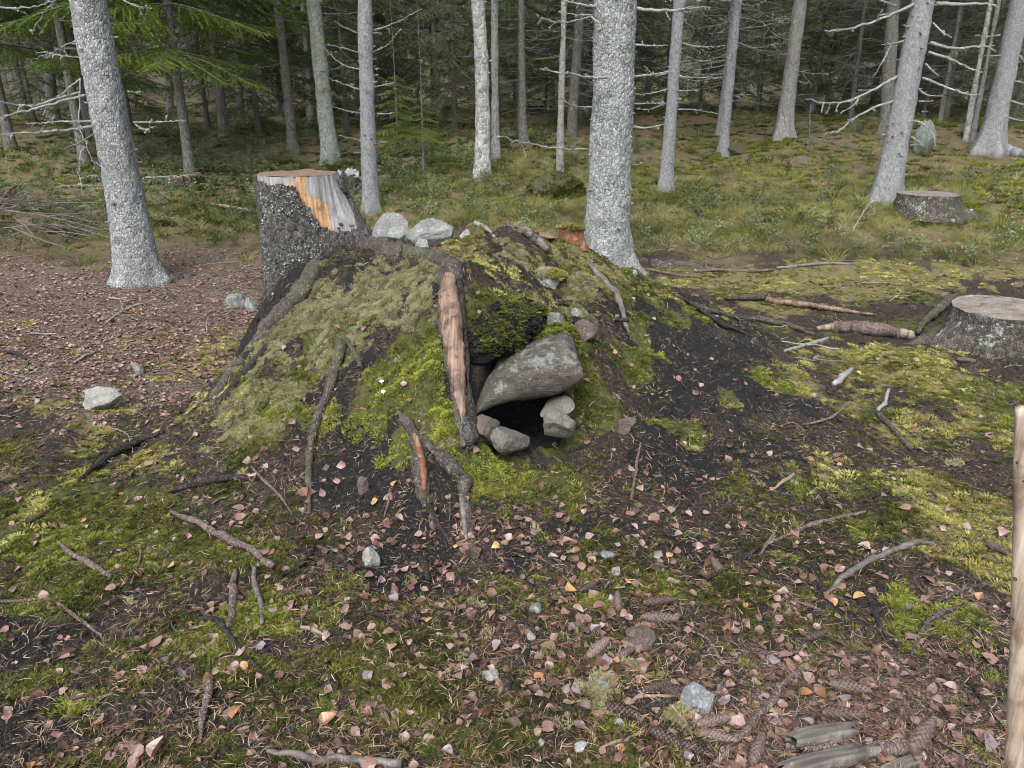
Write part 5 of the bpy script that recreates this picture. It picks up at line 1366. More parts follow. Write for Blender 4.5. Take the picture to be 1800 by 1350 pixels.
# ------------------------------------------------------------------ cones
def cone_mesh():
    mb = MB(); L = .095; q = np.random.default_rng(2)
    prof = lambda u: .0145 * math.sin(PI * min(1, .12 + .86 * u) ** .85) + .002
    P = [np.array([u * L - L / 2, 0, 0]) for u in np.linspace(0, 1, 12)]
    mb.tube(P, [prof(u) * .8 for u in np.linspace(0, 1, 12)], 10)
    k = 0
    for i in range(96):
        u = .03 + .94 * i / 96; a = i * 2.39996; r = prof(u)
        n_ = np.array([0, math.cos(a), math.sin(a)]); t_ = np.array([0, -math.sin(a), math.cos(a)]); x_ = np.array([1, 0, 0])
        b = np.array([u * L - L / 2, 0, 0]) + n_ * r * .72
        w, l = .0062, .0125
        V = [b - t_ * w, b + t_ * w, b + x_ * l * .6 + n_ * .0045 + t_ * w * .8, b + x_ * l + n_ * .0042, b + x_ * l * .6 + n_ * .0045 - t_ * w * .8, b + x_ * l * .5 + n_ * .0062]
        mb.add(V, [(0, 1, 5), (1, 2, 5), (2, 3, 5), (3, 4, 5), (4, 0, 5)])
    return mb
M_CONE = Mat('cone_scales', .55, .35); co = M_CONE.co()
cc = M_CONE.ramp(M_CONE.math('ADD', M_CONE.math('MULTIPLY', M_CONE.noise(co, 120, 3), .6), M_CONE.math('MULTIPLY', M_CONE.rnd(), .4)), [(.25, (.02, .013, .011)), (.5, (.06, .04, .034)), (.75, (.14, .105, .09))])
M_CONE = M_CONE.done(cc)
CONE = cone_mesh().mesh('cone', M_CONE, False)
CONES = [(1261, 1002, 1.75, 'upright-looking cone beside a dark twig on the soil'), (1034, 1036, .75 + PI, 'uppermost cone of the cluster in the middle of the foreground'), (1086, 1063, 1.5, 'cone just right of the uppermost one in the cluster'),
 (1156, 1062, .1, 'dark cone lying level above the brown stone'), (1160, 1092, -.2, 'plump cone right of the cluster, above the brown stone'), (1050, 1146, .8, 'dark cone left of the brownish stone'), (1094, 1156, .6, 'slim cone touching the brownish stone'),
 (1153, 1213, .35, 'pale open cone above the charred chip'), (1190, 1220, -.15, 'cone lying against the speckled stone'), (1092, 1255, -.5, 'cone left of the charred chip'), (1170, 1303, -.75, 'long cone at the bottom near the pale twig'),
 (1222, 1322, -.6, 'cone at the bottom right of the long cone'), (1262, 1300, -.4, 'cone below the speckled stone'), (1252, 1274, .2, 'cone under the grass blade by the speckled stone'), (1492, 1214, -.35, 'cone half hidden in the leaf heap at lower right'),
 (1617, 1304, .75, 'big brown cone beside the rotten slabs'), (1428, 1124, .3, 'dark cone on the leafy soil at right'), (1752, 968, -1.2, 'cone on the moss left of the post'), (1562, 624, .1, 'small light cone near the low stump'), (1697, 636, -.6, 'cone in front of the low stump at right'),
 (1480, 1262, -.2, 'cone buried among leaves above the dark furrowed slab'), (1330, 1325, 1.0, 'cone beside the smooth reddish branch')]
for k, (px, py, a, lab) in enumerate(CONES):
    p = hit1(px, py); s = 1.0 + .12 * math.sin(k * 5.1) + (.3 if 'big' in lab else 0)
    o = inst('spruce_cone', CONE, (p[0], p[1], p[2] + .013 * s), (k * 1.3, -.08, a), s)
    tag(o, lab, 'cone', 'fallen spruce cones')
# two tiny white mushrooms
mw = Mat('mushroom_white', .5, .3).done((.75, .73, .66))
for k, (px, py, lab) in enumerate(((672, 674, 'upper tiny white mushroom in the moss left of the bare root'), (675, 692, 'lower tiny white mushroom in the moss left of the bare root'))):
    p = hit1(px, py); e = empty('mushroom', (p[0], p[1] - .01, p[2]), lab, 'mushroom')
    mb = MB(); mb.tube([(0, 0, 0), (0, -.004, .014)], [.003, .0025], 8); mb.build('stem', mw, e)
    V, F = ICO[2]; V = V.copy(); V[:, 2] = np.where(V[:, 2] < 0, V[:, 2] * .2, V[:, 2] * .7); mb = MB(); mb.add(V * .011 + np.array([0, -.005, .015]), F); mb.build('cap', mw, e)
# spruce seedling
p = hit1(1521, 742); e = empty('spruce_seedling', tuple(p), 'tiny bright green spruce seedling on the mossy slope at right', 'seedling')
inst('needles', CROWN_SAP[0], scl=.085, parent=e)
mb = MB(); mb.tube([(0, 0, -.02), (0, 0, .11)], [.002, .001], 5); mb.build('stem', B_STICK, e)
mbn = MB(); q = np.random.default_rng(8)
for k in range(9):
    a = q.uniform(0, 6.28); zb = .02 + .085 * k / 9; L = .055 * (1 - k / 12); d = np.array([math.cos(a), math.sin(a), .7])
    for j in range(26):
        u = q.uniform(0.1, 1); c = np.array([0, 0, zb]) + d * u * L; o_ = q.normal(size=3); o_ /= np.linalg.norm(o_); tp = c + (o_ * .8 + d * .5) * .012
        wv = np.cross(o_, d); wv *= .0012 / np.linalg.norm(wv); mbn.add([c - wv, c + wv, tp], [(0, 1, 2)], tint=.8)
mbn.build('shoots', F_NEAR, e, False)

# ------------------------------------------------------------------ ground cover
SRC = bpy.data.collections.new('sources')
def gn_scatter(name, pts, rot, scl, tint, sources, label, cat, kind='stuff'):
    col = bpy.data.collections.new(name + '_sources')
    for i, me in enumerate(sources):
        o = bpy.data.objects.new('%s_piece_%02d' % (name, i), me); col.objects.link(o)
    me = bpy.data.meshes.new(name)
    n = len(pts)
    me.vertices.add(n); me.vertices.foreach_set('co', np.asarray(pts, np.float32).ravel())
    a = me.attributes.new('rot', 'FLOAT_VECTOR', 'POINT'); a.data.foreach_set('vector', np.asarray(rot, np.float32).ravel())
    a = me.attributes.new('scl', 'FLOAT', 'POINT'); a.data.foreach_set('value', np.asarray(scl, np.float32))
    a = me.attributes.new('tint', 'FLOAT', 'POINT'); a.data.foreach_set('value', np.asarray(tint, np.float32))
    a = me.attributes.new('pick', 'INT', 'POINT'); a.data.foreach_set('value', rng.integers(0, len(sources), n).astype(np.int32))
    o = bpy.data.objects.new(name, me); COL.objects.link(o)
    ng = bpy.data.node_groups.new(name, 'GeometryNodeTree')
    ng.interface.new_socket('Geometry', in_out='INPUT', socket_type='NodeSocketGeometry')
    ng.interface.new_socket('Geometry', in_out='OUTPUT', socket_type='NodeSocketGeometry')
    N = ng.nodes.new; L = ng.links.new
    gi, go = N('NodeGroupInput'), N('NodeGroupOutput')
    ci = N('GeometryNodeCollectionInfo'); ci.inputs['Collection'].default_value = col
    ci.inputs['Separate Children'].default_value = True; ci.inputs['Reset Children'].default_value = True
    ip = N('GeometryNodeInstanceOnPoints'); ip.inputs['Pick Instance'].default_value = True
    def na(nm, typ):
        x = N('GeometryNodeInputNamedAttribute'); x.data_type = typ; x.inputs['Name'].default_value = nm
        return x.outputs['Attribute']
    er = N('FunctionNodeEulerToRotation')
    L(na('rot', 'FLOAT_VECTOR'), er.inputs[0])
    L(gi.outputs[0], ip.inputs['Points']); L(ci.outputs[0], ip.inputs['Instance'])
    L(na('pick', 'INT'), ip.inputs['Instance Index']); L(er.outputs[0], ip.inputs['Rotation']); L(na('scl', 'FLOAT'), ip.inputs['Scale'])
    L(ip.outputs[0], go.inputs[0])
    md = o.modifiers.new('scatter', 'NODES'); md.node_group = ng
    return tag(o, label, cat, kind=kind)
def sample(n, rmin, rmax, half=46.0, power=0.0):
    """points over the view wedge and a margin, denser near the camera"""
    if power == 0: r = rmin * (rmax / rmin) ** rng.uniform(size=n)
    else: r = np.sqrt(rmin ** 2 + (rmax ** 2 - rmin ** 2) * rng.uniform(size=n))
    a = np.radians(rng.uniform(-half, half, n))
    return r * np.sin(a), r * np.cos(a)
def normals(x, y, e=.012, f=HF):
    zx = (f(x + e, y) - f(x - e, y)) / (2 * e); zy = (f(x, y + e) - f(x, y - e)) / (2 * e)
    n = np.stack([-zx, -zy, np.ones_like(zx)], -1); return n / np.linalg.norm(n, axis=1)[:, None]
def eul(n, spin, k=1.0):
    """euler angles that tilt +Z towards the normal and spin about it"""
    n = n * np.array([k, k, 1.0]); n /= np.linalg.norm(n, axis=1)[:, None]
    out = np.zeros((len(n), 3))
    c, s_ = np.cos(spin), np.sin(spin)
    # columns of R = Rz-free frame: X' spun in the tangent plane
    t = np.stack([n[:, 2], np.zeros(len(n)), -n[:, 0]], -1); t /= np.linalg.norm(t, axis=1)[:, None]
    b = np.cross(n, t)
    X = t * c[:, None] + b * s_[:, None]; Yv = np.cross(n, X)
    out[:, 1] = np.arcsin(np.clip(-X[:, 2], -1, 1))
    out[:, 0] = np.arctan2(Yv[:, 2], n[:, 2]); out[:, 2] = np.arctan2(X[:, 1], X[:, 0])
    return out
def in_cave(x, y): return (x > CAVE[0] - .06) & (x < CAVE[1] + .06) & (y > CAVE[2] - .02) & (y < CAVE[3] + .05)

# ---- sources
def blades(q, n, R, h, w, lean=.5, seg=2, curve=.5, up=.2):
    V, T = [], []
    for k in range(n):
        a = q.uniform(0, 6.28); r = R * math.sqrt(q.uniform()); b = np.array([r * math.cos(a), r * math.sin(a), -.1 * h])
        d = np.array([math.cos(a), math.sin(a), 0]) * (r / R * lean + q.uniform(0, .3)) + np.array([q.normal() * .25, q.normal() * .25, 1]); d /= np.linalg.norm(d)
        l = h * q.uniform(.55, 1.1); s_ = np.cross(d, q.normal(size=3)); s_ *= w * q.uniform(.7, 1.2) / np.linalg.norm(s_)
        m = b + d * l * .55; e = m + (d + np.array([math.cos(a), math.sin(a), -.4]) * curve * q.uniform(0, 1)) * l * .5
        i = len(V); V += [b - s_, b + s_, m - s_ * .8, m + s_ * .8, e]
        T += [(i, i + 1, i + 3), (i, i + 3, i + 2), (i + 2, i + 3, i + 4)]
    return np.array(V), np.array(T)
def mesh_of(name, V, T, mat, smooth=False):
    mb = MB(); mb.add(V, T); return mb.mesh(name, mat, smooth)
qs = np.random.default_rng(41)
M_MOSS = tinted('moss_green', [(0, (.022, .025, .008)), (.35, (.062, .070, .015)), (.7, (.125, .142, .024)), (1, (.215, .245, .04))], .8, .15, .2)
M_YELL = tinted('moss_yellow', [(0, (.06, .05, .02)), (.4, (.165, .148, .045)), (.8, (.30, .285, .08)), (1, (.38, .37, .14))], .8, .15, .2)
M_LICH = tinted('reindeer_lichen', [(0, (.075, .072, .03)), (.5, (.175, .172, .08)), (1, (.30, .30, .175))], .9, .1, .15)
M_NEED = tinted('pine_needles', [(0, (.03, .017, .012)), (.5, (.12, .066, .038)), (.8, (.22, .14, .085)), (1, (.36, .27, .185))], .6, .25)
LEAF_ST = [(0, (.045, .022, .016)), (.3, (.095, .048, .036)), (.55, (.165, .095, .077)), (.78, (.215, .15, .137)), (.9, (.24, .12, .05)), (1, (.34, .22, .08))]
M_LEAF = tinted('birch_leaf_litter', LEAF_ST, .42, .45, .1, var=.12)
M_CLOD = tinted('soil_crumbs', [(0, (.003, .003, .003)), (.75, (.013, .012, .011)), (.96, (.04, .034, .03)), (1, (.14, .125, .105))], .9, .2)
M_BIT = tinted('twig_bits', [(0, (.015, .012, .010)), (.5, (.07, .052, .043)), (.8, (.19, .15, .12)), (1, (.40, .34, .27))], .7, .2)
M_GRASS = tinted('grass_blades', [(0, (.05, .052, .016)), (.4, (.125, .138, .035)), (.75, (.215, .22, .06)), (1, (.36, .31, .165))], .6, .25, .3)
M_BILB = tinted('bilberry_leaves', [(0, (.035, .048, .018)), (.5, (.08, .105, .042)), (.85, (.16, .20, .10)), (1, (.25, .22, .08))], .5, .35, .25)
MOSS_SRC = [mesh_of('moss_tuft', *blades(qs, 46, .022, .016, .0022, .9), M_MOSS) for _ in range(4)]
YELL_SRC = [mesh_of('moss_tuft', *blades(qs, 46, .024, .018, .0024, 1.2), M_YELL) for _ in range(3)]
def lichen_src():
    V, T = [], []
    for k in range(26):
        a = qs.uniform(0, 6.28); r = .022 * math.sqrt(qs.uniform()); b = np.array([r * math.cos(a), r * math.sin(a), 0])
        d = np.array([b[0] * 22, b[1] * 22, 1.0]) + qs.normal(size=3) * .35; d /= np.linalg.norm(d); l = qs.uniform(.012, .024)
        e = b + d * l; s_ = np.cross(d, qs.normal(size=3)); s_ *= .0016 / np.linalg.norm(s_)
        i = len(V); V += [b - s_, b + s_, e]; T.append((i, i + 1, i + 2))
        for f in range(9):
            d2 = d + qs.normal(size=3) * .9; d2 /= np.linalg.norm(d2); c = b + d * l * qs.uniform(.4, 1); e2 = c + d2 * l * .38; s2 = np.cross(d2, qs.normal(size=3)); s2 *= .0009 / np.linalg.norm(s2)
            i = len(V); V += [c - s2, c + s2, e2 + s2 * .8, e2 - s2 * .8]; T += [(i, i + 1, i + 2), (i, i + 2, i + 3)]
    return np.array(V), np.array(T)
LICH_SRC = [mesh_of('lichen_tuft', *lichen_src(), M_LICH) for _ in range(3)]
def needle_src(n, R, L, w):
    V, T = [], []
    for k in range(n):
        a = qs.uniform(0, 6.28); c = np.array([R * qs.normal() * .6, R * qs.normal() * .6, qs.uniform(.001, .012)])
        for s_ in (1, -1) if qs.uniform() < .6 else (1,):
            b = a + s_ * qs.uniform(.04, .22); d = np.array([math.cos(b), math.sin(b), qs.normal() * .12]); l = L * qs.uniform(.6, 1.1); p = np.array([-d[1], d[0], 0]) * w
            m = c + d * l * .5 + p * qs.normal() * 1.5 + np.array([0, 0, .002]); e = c + d * l; e[2] = max(e[2] - .003, .001)
            i = len(V); V += [c - p, c + p, m + p, m - p, e]; T += [(i, i + 1, i + 2), (i, i + 2, i + 3), (i + 3, i + 2, i + 4)]
    return np.array(V), np.array(T)
NEED_SRC = [mesh_of('needles', *needle_src(5, .075, .036, .0005), M_NEED) for _ in range(6)]
def leaf_geo(seed, curl, fold):
    q = np.random.default_rng(seed)
    half = [(0, 0.0), (.16, .06), (.34, .20), (.44, .36), (.38, .52), (.26, .70), (.12, .87), (0, 1.0)]
    V, T = [], []
    for sgn in (1, -1):
        i0 = len(V)
        for x, y in half:
            x = x * sgn * q.uniform(.9, 1.08); yy = y - .45
            V.append((x, yy, 0)); V.append((0, yy, 0))
        for k in range(len(half) - 1):
            a, b, c, d = i0 + 2 * k, i0 + 2 * k + 1, i0 + 2 * k + 2, i0 + 2 * k + 3
            T += [(a, c, b), (b, c, d)] if sgn > 0 else [(a, b, c), (b, d, c)]
    V = np.array(V)
    V[:, 2] = fold * np.abs(V[:, 0]) + curl * (V[:, 1] ** 2) * 1.1 + .10 * q.normal() * V[:, 0] * V[:, 1] + .05 * np.sin(V[:, 0] * 9 + q.uniform(0, 6))
    st = np.array([(-.012, -.45, 0), (.012, -.45, 0), (.006, -.72, .04), (-.006, -.72, .04)])
    n = len(V); V = np.vstack([V, st]); T += [(n, n + 1, n + 2), (n, n + 2, n + 3)]
    V[:, 2] -= V[:, 2].min()
    return V * .038, np.array(T)
LEAF_GEO = [leaf_geo(k, c, f) for k, (c, f) in enumerate([(.3, .15), (-.35, .3), (.6, -.25), (.1, .5), (-.6, -.1), (.9, .3), (.0, .05), (.5, .8)])]
LEAF_SRC = [mesh_of('leaf', V, T, M_LEAF) for V, T in LEAF_GEO]
def clod_src(seed):
    V, F = rock_verts(1, (.014, .012, .010), seed, 4, .3); return V, F
CLOD_SRC = [mesh_of('soil_crumb', *clod_src(k), M_CLOD) for k in range(4)]
def bit_src(seed):
    q = np.random.default_rng(seed); L = q.uniform(.02, .06); mb = MB()
    P = smooth_path([(-L / 2, 0, .002), (0, q.normal() * .006, .005), (L / 2, q.normal() * .006, .003)], 5)
    mb.tube(P, np.linspace(.0012, .0006, 5) * q.uniform(.5, 1.6), 4); return mb.mesh('twig_bit', M_BIT)
BIT_SRC = [bit_src(k) for k in range(6)]
GRASS_SRC = [mesh_of('grass_tuft', *blades(qs, 34, .05, .17, .0022, .7, curve=1.2), M_GRASS) for _ in range(4)]
def bilb_src():
    V, T = [], []
    for s_ in range(5):
        a = qs.uniform(0, 6.28); d = np.array([math.cos(a) * .5, math.sin(a) * .5, 1]); L = qs.uniform(.09, .17)
        for k in range(13):
            c = d * L * (.25 + .75 * k / 13) + qs.normal(size=3) * .018; n = qs.normal(size=3); n /= np.linalg.norm(n); u = np.cross(n, qs.normal(size=3)); u /= np.linalg.norm(u); v = np.cross(n, u)
            l = qs.uniform(.009, .015); i = len(V)
            V += [c - u * l, c + v * l * .55, c + u * l, c - v * l * .55]; T += [(i, i + 1, i + 2), (i, i + 2, i + 3)]
    return np.array(V), np.array(T)
BILB_SRC = [mesh_of('bilberry_sprig', *bilb_src(), M_BILB) for _ in range(4)]

def scatter_mask(name, n, rmin, rmax, prob, smin, smax, sources, label, cat, tint=None, lift=0.0, k=.8, power=0.0, half=46):
    x, y = sample(n, rmin, rmax, half, power)
    mk = masks(x, y)
    pr = prob(mk, x, y)
    keep = (rng.uniform(size=n) < pr) & ~in_cave(x, y)
    x, y = x[keep], y[keep]
    nn = normals(x, y)
    nn[:, 2] = np.maximum(nn[:, 2], .25)
    z = HF(x, y) + lift
    m = len(x)
    r = eul(nn / np.linalg.norm(nn, axis=1)[:, None], rng.uniform(0, 6.28, m), k)
    s = rng.uniform(smin, smax, m)
    t = np.clip((tint(x, y) if tint else rng.uniform(size=m)), 0, 1)
    return gn_scatter(name, np.stack([x, y, z], -1), r, s, t, sources, label, cat)
def clump(x, y, f=1.6, s=201, a=.5, b=.35, j=.16):
    return a + b * fbm(x, y, f=f, o=3, s=s) + rng.normal(size=len(x)) * j
NS = 1.0
BRIGHT = blob_field([(160,915,150,60,1),(860,830,40,35,1.2),(940,600,40,40,1),(760,760,50,50,.8),(690,680,40,40,.7),(1660,1060,80,50,.8),(560,740,30,30,.6),(1010,640,30,30,.8)])
scatter_mask('moss', int(130000 * NS), 1.35, 8.5, lambda m, x, y: np.clip(m['moss'] * 1.1 - .08, 0, 1) * np.clip(.75 + 1.1 * fbm(x, y, f=7, o=3, s=235), .04, 1) * (1 - .6 * m['lic']), .4, 1.1, MOSS_SRC, 'green cushion moss over the mound and the foreground', 'moss', lambda x, y: clump(x, y, 2.4, 201, .42, .42) + .25 * eval_blobs(BRIGHT, x, y))
scatter_mask('dark_moss', int(60000 * NS), 1.35, 8.0, lambda m, x, y: np.clip(.24 - .45 * m['soil'] - .4 * m['red'] + .35 * fbm(x, y, f=4, o=3, s=231), 0, .6), .4, 1.0, MOSS_SRC, 'thin dull moss between the fallen needles', 'moss', lambda x, y: clump(x, y, 3, 205, .28, .25))
scatter_mask('yellow_moss', int(100000 * NS), 1.5, 9.5, lambda m, x, y: np.clip(m['yel'] * 1.0 - .1, 0, 1) * np.clip(.75 + 1.1 * fbm(x, y, f=6, o=3, s=233), .06, 1), .45, 1.2, YELL_SRC, 'yellowish feather moss on the mound top and the right-hand slope', 'moss', lambda x, y: clump(x, y, 2, 207, .5, .4, .2))
scatter_mask('lichen', int(95000 * NS), 1.5, 7.0, lambda m, x, y: np.clip(m['lic'] * 1.0 - .12, 0, 1) * .95 + .0012, .35, .95, LICH_SRC, 'pale grey-green reindeer lichen on the mound', 'lichen', lambda x, y: clump(x, y, 3, 209, .5, .3, .22))
scatter_mask('pine_needles', int(21000 * NS), 1.3, 10, lambda m, x, y: np.clip(.55 + .3 * m['red'] - .2 * m['soil'] - .25 * m['moss'] - .9 * m['far'] + .15 * fbm(x, y, f=3, o=2, s=241), .02, 1), .8, 1.3, NEED_SRC, 'brown pine needles strewn over the ground', 'needles', lift=.003, k=1)
scatter_mask('soil_crumbs', int(75000 * NS), 1.35, 6.5, lambda m, x, y: np.clip(m['soil'] * 1.0 + .30 - .35 * m['moss'] - .3 * m['red'] - .6 * m['far'], 0, 1), .3, 1.35, CLOD_SRC, 'black crumbs of bare soil on the mound and before it', 'soil', lambda x, y: rng.uniform(0, 1, len(x)) ** 1.0)
scatter_mask('twig_litter', int(60000 * NS), 1.35, 10, lambda m, x, y: np.clip(.5 - .15 * m['moss'] + .3 * m['red'] - .6 * m['far'], .03, 1), .25, 1.15, BIT_SRC, 'broken bits of twig and bark scattered over the ground', 'twigs', lift=.003, k=1)

# ---- fallen leaves: the largest in view one by one, the rest as litter
LEAFD = blob_field([(1000, 980, 420, 160, .55), (1150, 1080, 380, 160, .7), (1480, 1230, 240, 120, 1.0), (900, 910, 110, 40, .9), (780, 1060, 260, 120, .5), (1350, 980, 200, 80, .4), (600, 960, 130, 80, .45), (1250, 800, 200, 130, .22),
   (400, 1000, 300, 150, .16), (900, 470, 40, 40, .4), (930, 770, 60, 20, .5), (1700, 1250, 90, 90, .7), (250, 1250, 260, 90, .2), (1650, 700, 180, 150, .14), (480, 760, 120, 130, .16), (150, 600, 300, 160, .35), (330, 490, 130, 40, .5), (60, 500, 120, 60, .5), (1000, 1280, 300, 60, .22), (1100, 1180, 200, 70, .5)])
def leaf_points(n):
    x, y = sample(n, 1.4, 9.0, 40)
    d = eval_blobs(LEAFD, x, y) * 1.0 + .05
    d *= np.clip(1 + .5 * fbm(x, y, f=3, o=2, s=251), .2, 2)
    k = (rng.uniform(size=n) < d * .62) & ~((np.abs(x - .04) < .25) & (y > 3.3) & (y < 3.75))
    return x[k], y[k]
lx, ly = leaf_points(13000)
lz = HF(lx, ly) + rng.uniform(.000, .015, len(lx))
ln_ = normals(lx, ly); ln_[:, 2] = np.maximum(ln_[:, 2], .4); ln_ += rng.normal(size=ln_.shape) * .30; ln_ /= np.linalg.norm(ln_, axis=1)[:, None]
lr = eul(ln_, rng.uniform(0, 6.28, len(lx)))
lr[:, 0] += np.where(rng.uniform(size=len(lx)) < .45, PI, 0) * 0
ls_ = rng.uniform(.55, 1.15, len(lx)) * np.where(rng.uniform(size=len(lx)) < .1, 1.35, 1)
dist = np.sqrt(lx ** 2 + ly ** 2 + (lz - CAM_Z) ** 2) / ls_
u_ = lx / np.maximum(ly * CP - (lz - CAM_Z) * SP, .1)
dist = np.where(np.abs(u_) > .66, dist + 5, dist)
vv = -( (ly * SP) + (lz - CAM_Z) * CP) / np.maximum(ly * CP - (lz - CAM_Z) * SP, .1)
dist = np.where(vv > .49, dist + 5, dist)
order = np.argsort(dist)
near, rest = order[:300], order[300:]
LEAF_KINDS = [('pinkish_brown', [(0, (.10, .053, .038)), (.5, (.165, .099, .077)), (1, (.23, .155, .128))], '', .50),
              ('dark_brown', [(0, (.032, .016, .012)), (.5, (.062, .030, .022)), (1, (.10, .052, .038))], '', .27),
              ('mauve_grey', [(0, (.10, .078, .085)), (.5, (.15, .12, .13)), (1, (.20, .168, .178))], '', .16),
              ('orange', [(0, (.17, .075, .03)), (.5, (.22, .11, .05)), (1, (.28, .16, .08))], '', .03),
              ('yellow', [(0, (.28, .17, .05)), (.5, (.33, .22, .08)), (1, (.39, .29, .13))], '', .013)]
LEAF_ME = []
for nm, st, lab, w in LEAF_KINDS:
    m = Mat('leaf_' + nm, .36, .5); co = m.co()
    c = m.ramp(m.math('ADD', m.math('MULTIPLY', m.rnd(), .7), m.math('MULTIPLY', m.noise(co, 70, 3), .3)), st)
    sx = m.n('ShaderNodeSeparateXYZ', {0: co}).outputs
    vein = m.thr(m.math('ABSOLUTE', sx[0]), .0012, .0002)
    c = m.mix(m.math('MULTIPLY', vein, .35), c, (.12, .07, .05))
    m.done(c, trans=.08)
    LEAF_ME.append([mesh_of('birch_leaf', V, T, m.m) for V, T in LEAF_GEO])
cum = np.cumsum([k[3] for k in LEAF_KINDS])
MARKS = [(o['label'], np.array(o.location)) for o in COL.objects if o.get('category') in ('stone', 'stick', 'cone', 'rotten wood', 'boulder', 'post', 'root') and len(o['label'].split()) <= 8 and o.location[1] < 4.2]
for i in near:
    kk = int(np.searchsorted(cum, rng.uniform() * cum[-1]))
    o = inst('birch_leaf', LEAF_ME[kk][rng.integers(0, len(LEAF_GEO))], (lx[i], ly[i], lz[i]), tuple(lr[i]), float(ls_[i]))
    P_ = np.array([lx[i], ly[i], lz[i]])
    ml, mp = min(MARKS, key=lambda e: np.linalg.norm(e[1] - P_))
    dx, dy = P_[0] - mp[0], P_[1] - mp[1]
    side = ('left of' if dx < 0 else 'right of') if abs(dx) > abs(dy) else ('in front of' if dy < 0 else 'behind')
    tag(o, LEAF_KINDS[kk][0].replace('_', ' ') + ' birch leaf ' + side + ' the ' + ml, 'leaf', LEAF_KINDS[kk][0].replace('_', ' ') + ' leaves on the foreground soil')
lt = np.where(rng.uniform(size=len(rest)) < .045, rng.uniform(.85, 1, len(rest)), rng.uniform(.0, .8, len(rest)))
gn_scatter('leaf_litter', np.stack([lx, ly, lz], -1)[rest], lr[rest], ls_[rest], lt, LEAF_SRC, 'small fallen birch leaves farther off over soil, mound and litter', 'leaves')
# flaky brown litter on the plain at the left and far slope
scatter_mask('litter_flakes', 60000, 1.4, 18, lambda m, x, y: np.clip(m['red'] * (.85 * (y > 2.9) + .22) + m['far'] * (.10 + .5 * sstep(10.5, 13, y)) + .06, 0, 1), .2, .9, LEAF_SRC, 'flakes of leaf and bark in the brown litter', 'leaves', lambda x, y: np.where(x < -.9, rng.uniform(.2, .9, len(x)), rng.uniform(0, .86, len(x)) ** 1.3), lift=.003, k=1)

scatter_mask('plain_litter', 42000, 3.8, 9.5, lambda m, x, y: np.clip(m['red'] * (x < -.7) * (.7 + .6 * fbm(x, y, f=2.5, o=3, s=261)), 0, 1), .3, 1.0, LEAF_SRC, 'pale leaf fragments covering the needle litter at left', 'leaves', lambda x, y: rng.uniform(.15, .84, len(x)), lift=.006, k=1)
# ---- grass, bilberry, heather on the slope behind
def veg(n, rmax, prob, smin, smax, sources, name, label, cat, tint, rmin=7.4):
    scatter_mask(name, n, rmin, rmax, prob, smin, smax, sources, label, cat, tint, k=.3)
GR = blob_field([(1350, 400, 300, 60, 1.0), (1700, 420, 150, 70, 1.0), (950, 380, 120, 40, .8), (300, 370, 160, 30, .9), (700, 360, 100, 40, .7), (1300, 330, 250, 40, .7), (1700, 330, 150, 40, .7), (900, 340, 100, 40, .6)])
BR = blob_field([(300, 280, 200, 60, 1.0), (380, 230, 120, 40, .8), (1450, 440, 150, 20, .8), (1720, 430, 100, 30, .9), (750, 320, 120, 50, .7), (1250, 430, 100, 15, .7), (1650, 400, 100, 30, .5), (480, 330, 80, 40, .8), (330, 340, 160, 20, .7)])
def edgef(x, y, a=8.3): return sstep(a - .7, a + .6, np.hypot(x * .3, y) + .5 * fbm(x, y, f=1.3, o=2, s=301))
veg(46000, 22, lambda m, x, y: np.clip(eval_blobs(GR, x, y) * .75 + .25 * fbm(x, y, f=1.1, o=3, s=303) + .06, 0, 1) * edgef(x, y) * (1 - .75 * sstep(10.6, 13.5, y + .8 * fbm(x, y, f=.5, o=2, s=317))) * np.clip(.85 + .9 * fbm(x, y, f=2.2, o=3, s=319), .1, 1), .3, 1.1, GRASS_SRC, 'grass', 'soft green grass on the slope behind the mound', 'grass', lambda x, y: clump(x, y, 1.3, 311, .42, .38, .26))
veg(15000, 24, lambda m, x, y: np.clip(eval_blobs(BR, x, y) * .7 + .3 * fbm(x, y, f=.9, o=3, s=305) + .12, 0, 1) * edgef(x, y, 8.4), .6, 1.35, BILB_SRC, 'bilberry', 'low bilberry and lingonberry shrubs on the slope behind', 'shrubs', lambda x, y: clump(x, y, .7, 313, .45, .3, .2))
veg(26000, 34, lambda m, x, y: np.clip(.45 + .5 * fbm(x, y, f=.6, o=3, s=307), 0, 1) * edgef(x, y, 9.0), 1.5, 4.0, MOSS_SRC, 'far_moss', 'patchy moss on the wooded slope', 'moss', lambda x, y: clump(x, y, .5, 315, .42, .35, .15), 8.0)

# ---- moss cushions that sit on stones, roots and the rotten stump
def cushions(name, P, src, label, smin, smax, tint, cat='moss'):
    P = np.asarray(P); m = len(P)
    r = np.stack([rng.normal(size=m) * .3, rng.normal(size=m) * .3, rng.uniform(0, 6.28, m)], -1)
    gn_scatter(name, P, r, rng.uniform(smin, smax, m), np.clip(tint + rng.normal(size=m) * .2, 0, 1), src, label, cat)
bt = BOULDER_TOP[rng.integers(0, len(BOULDER_TOP), 900)] + rng.normal(size=(900, 3)) * .012
cushions('boulder_moss', bt[(fbm(bt[:, 0], bt[:, 1], f=6, o=2, s=71) + (bt[:, 1] - 3.52) * 4) > -.1], MOSS_SRC, 'moss hanging over the back of the overhanging boulder', .4, .9, .55)
lp_ = LIP[rng.integers(0, len(LIP), 1900)] + rng.normal(size=(1900, 3)) * .006
cushions('bank_moss', lp_[fbm(lp_[:, 0], lp_[:, 2], lp_[:, 1], f=11, o=2, s=73) * 1.2 + (lp_[:, 2] - .52) * 3 + (lp_[:, 0] - .0) * 1.6 > .22], MOSS_SRC, 'bright moss growing over the lip of black earth', .3, .62, .42)
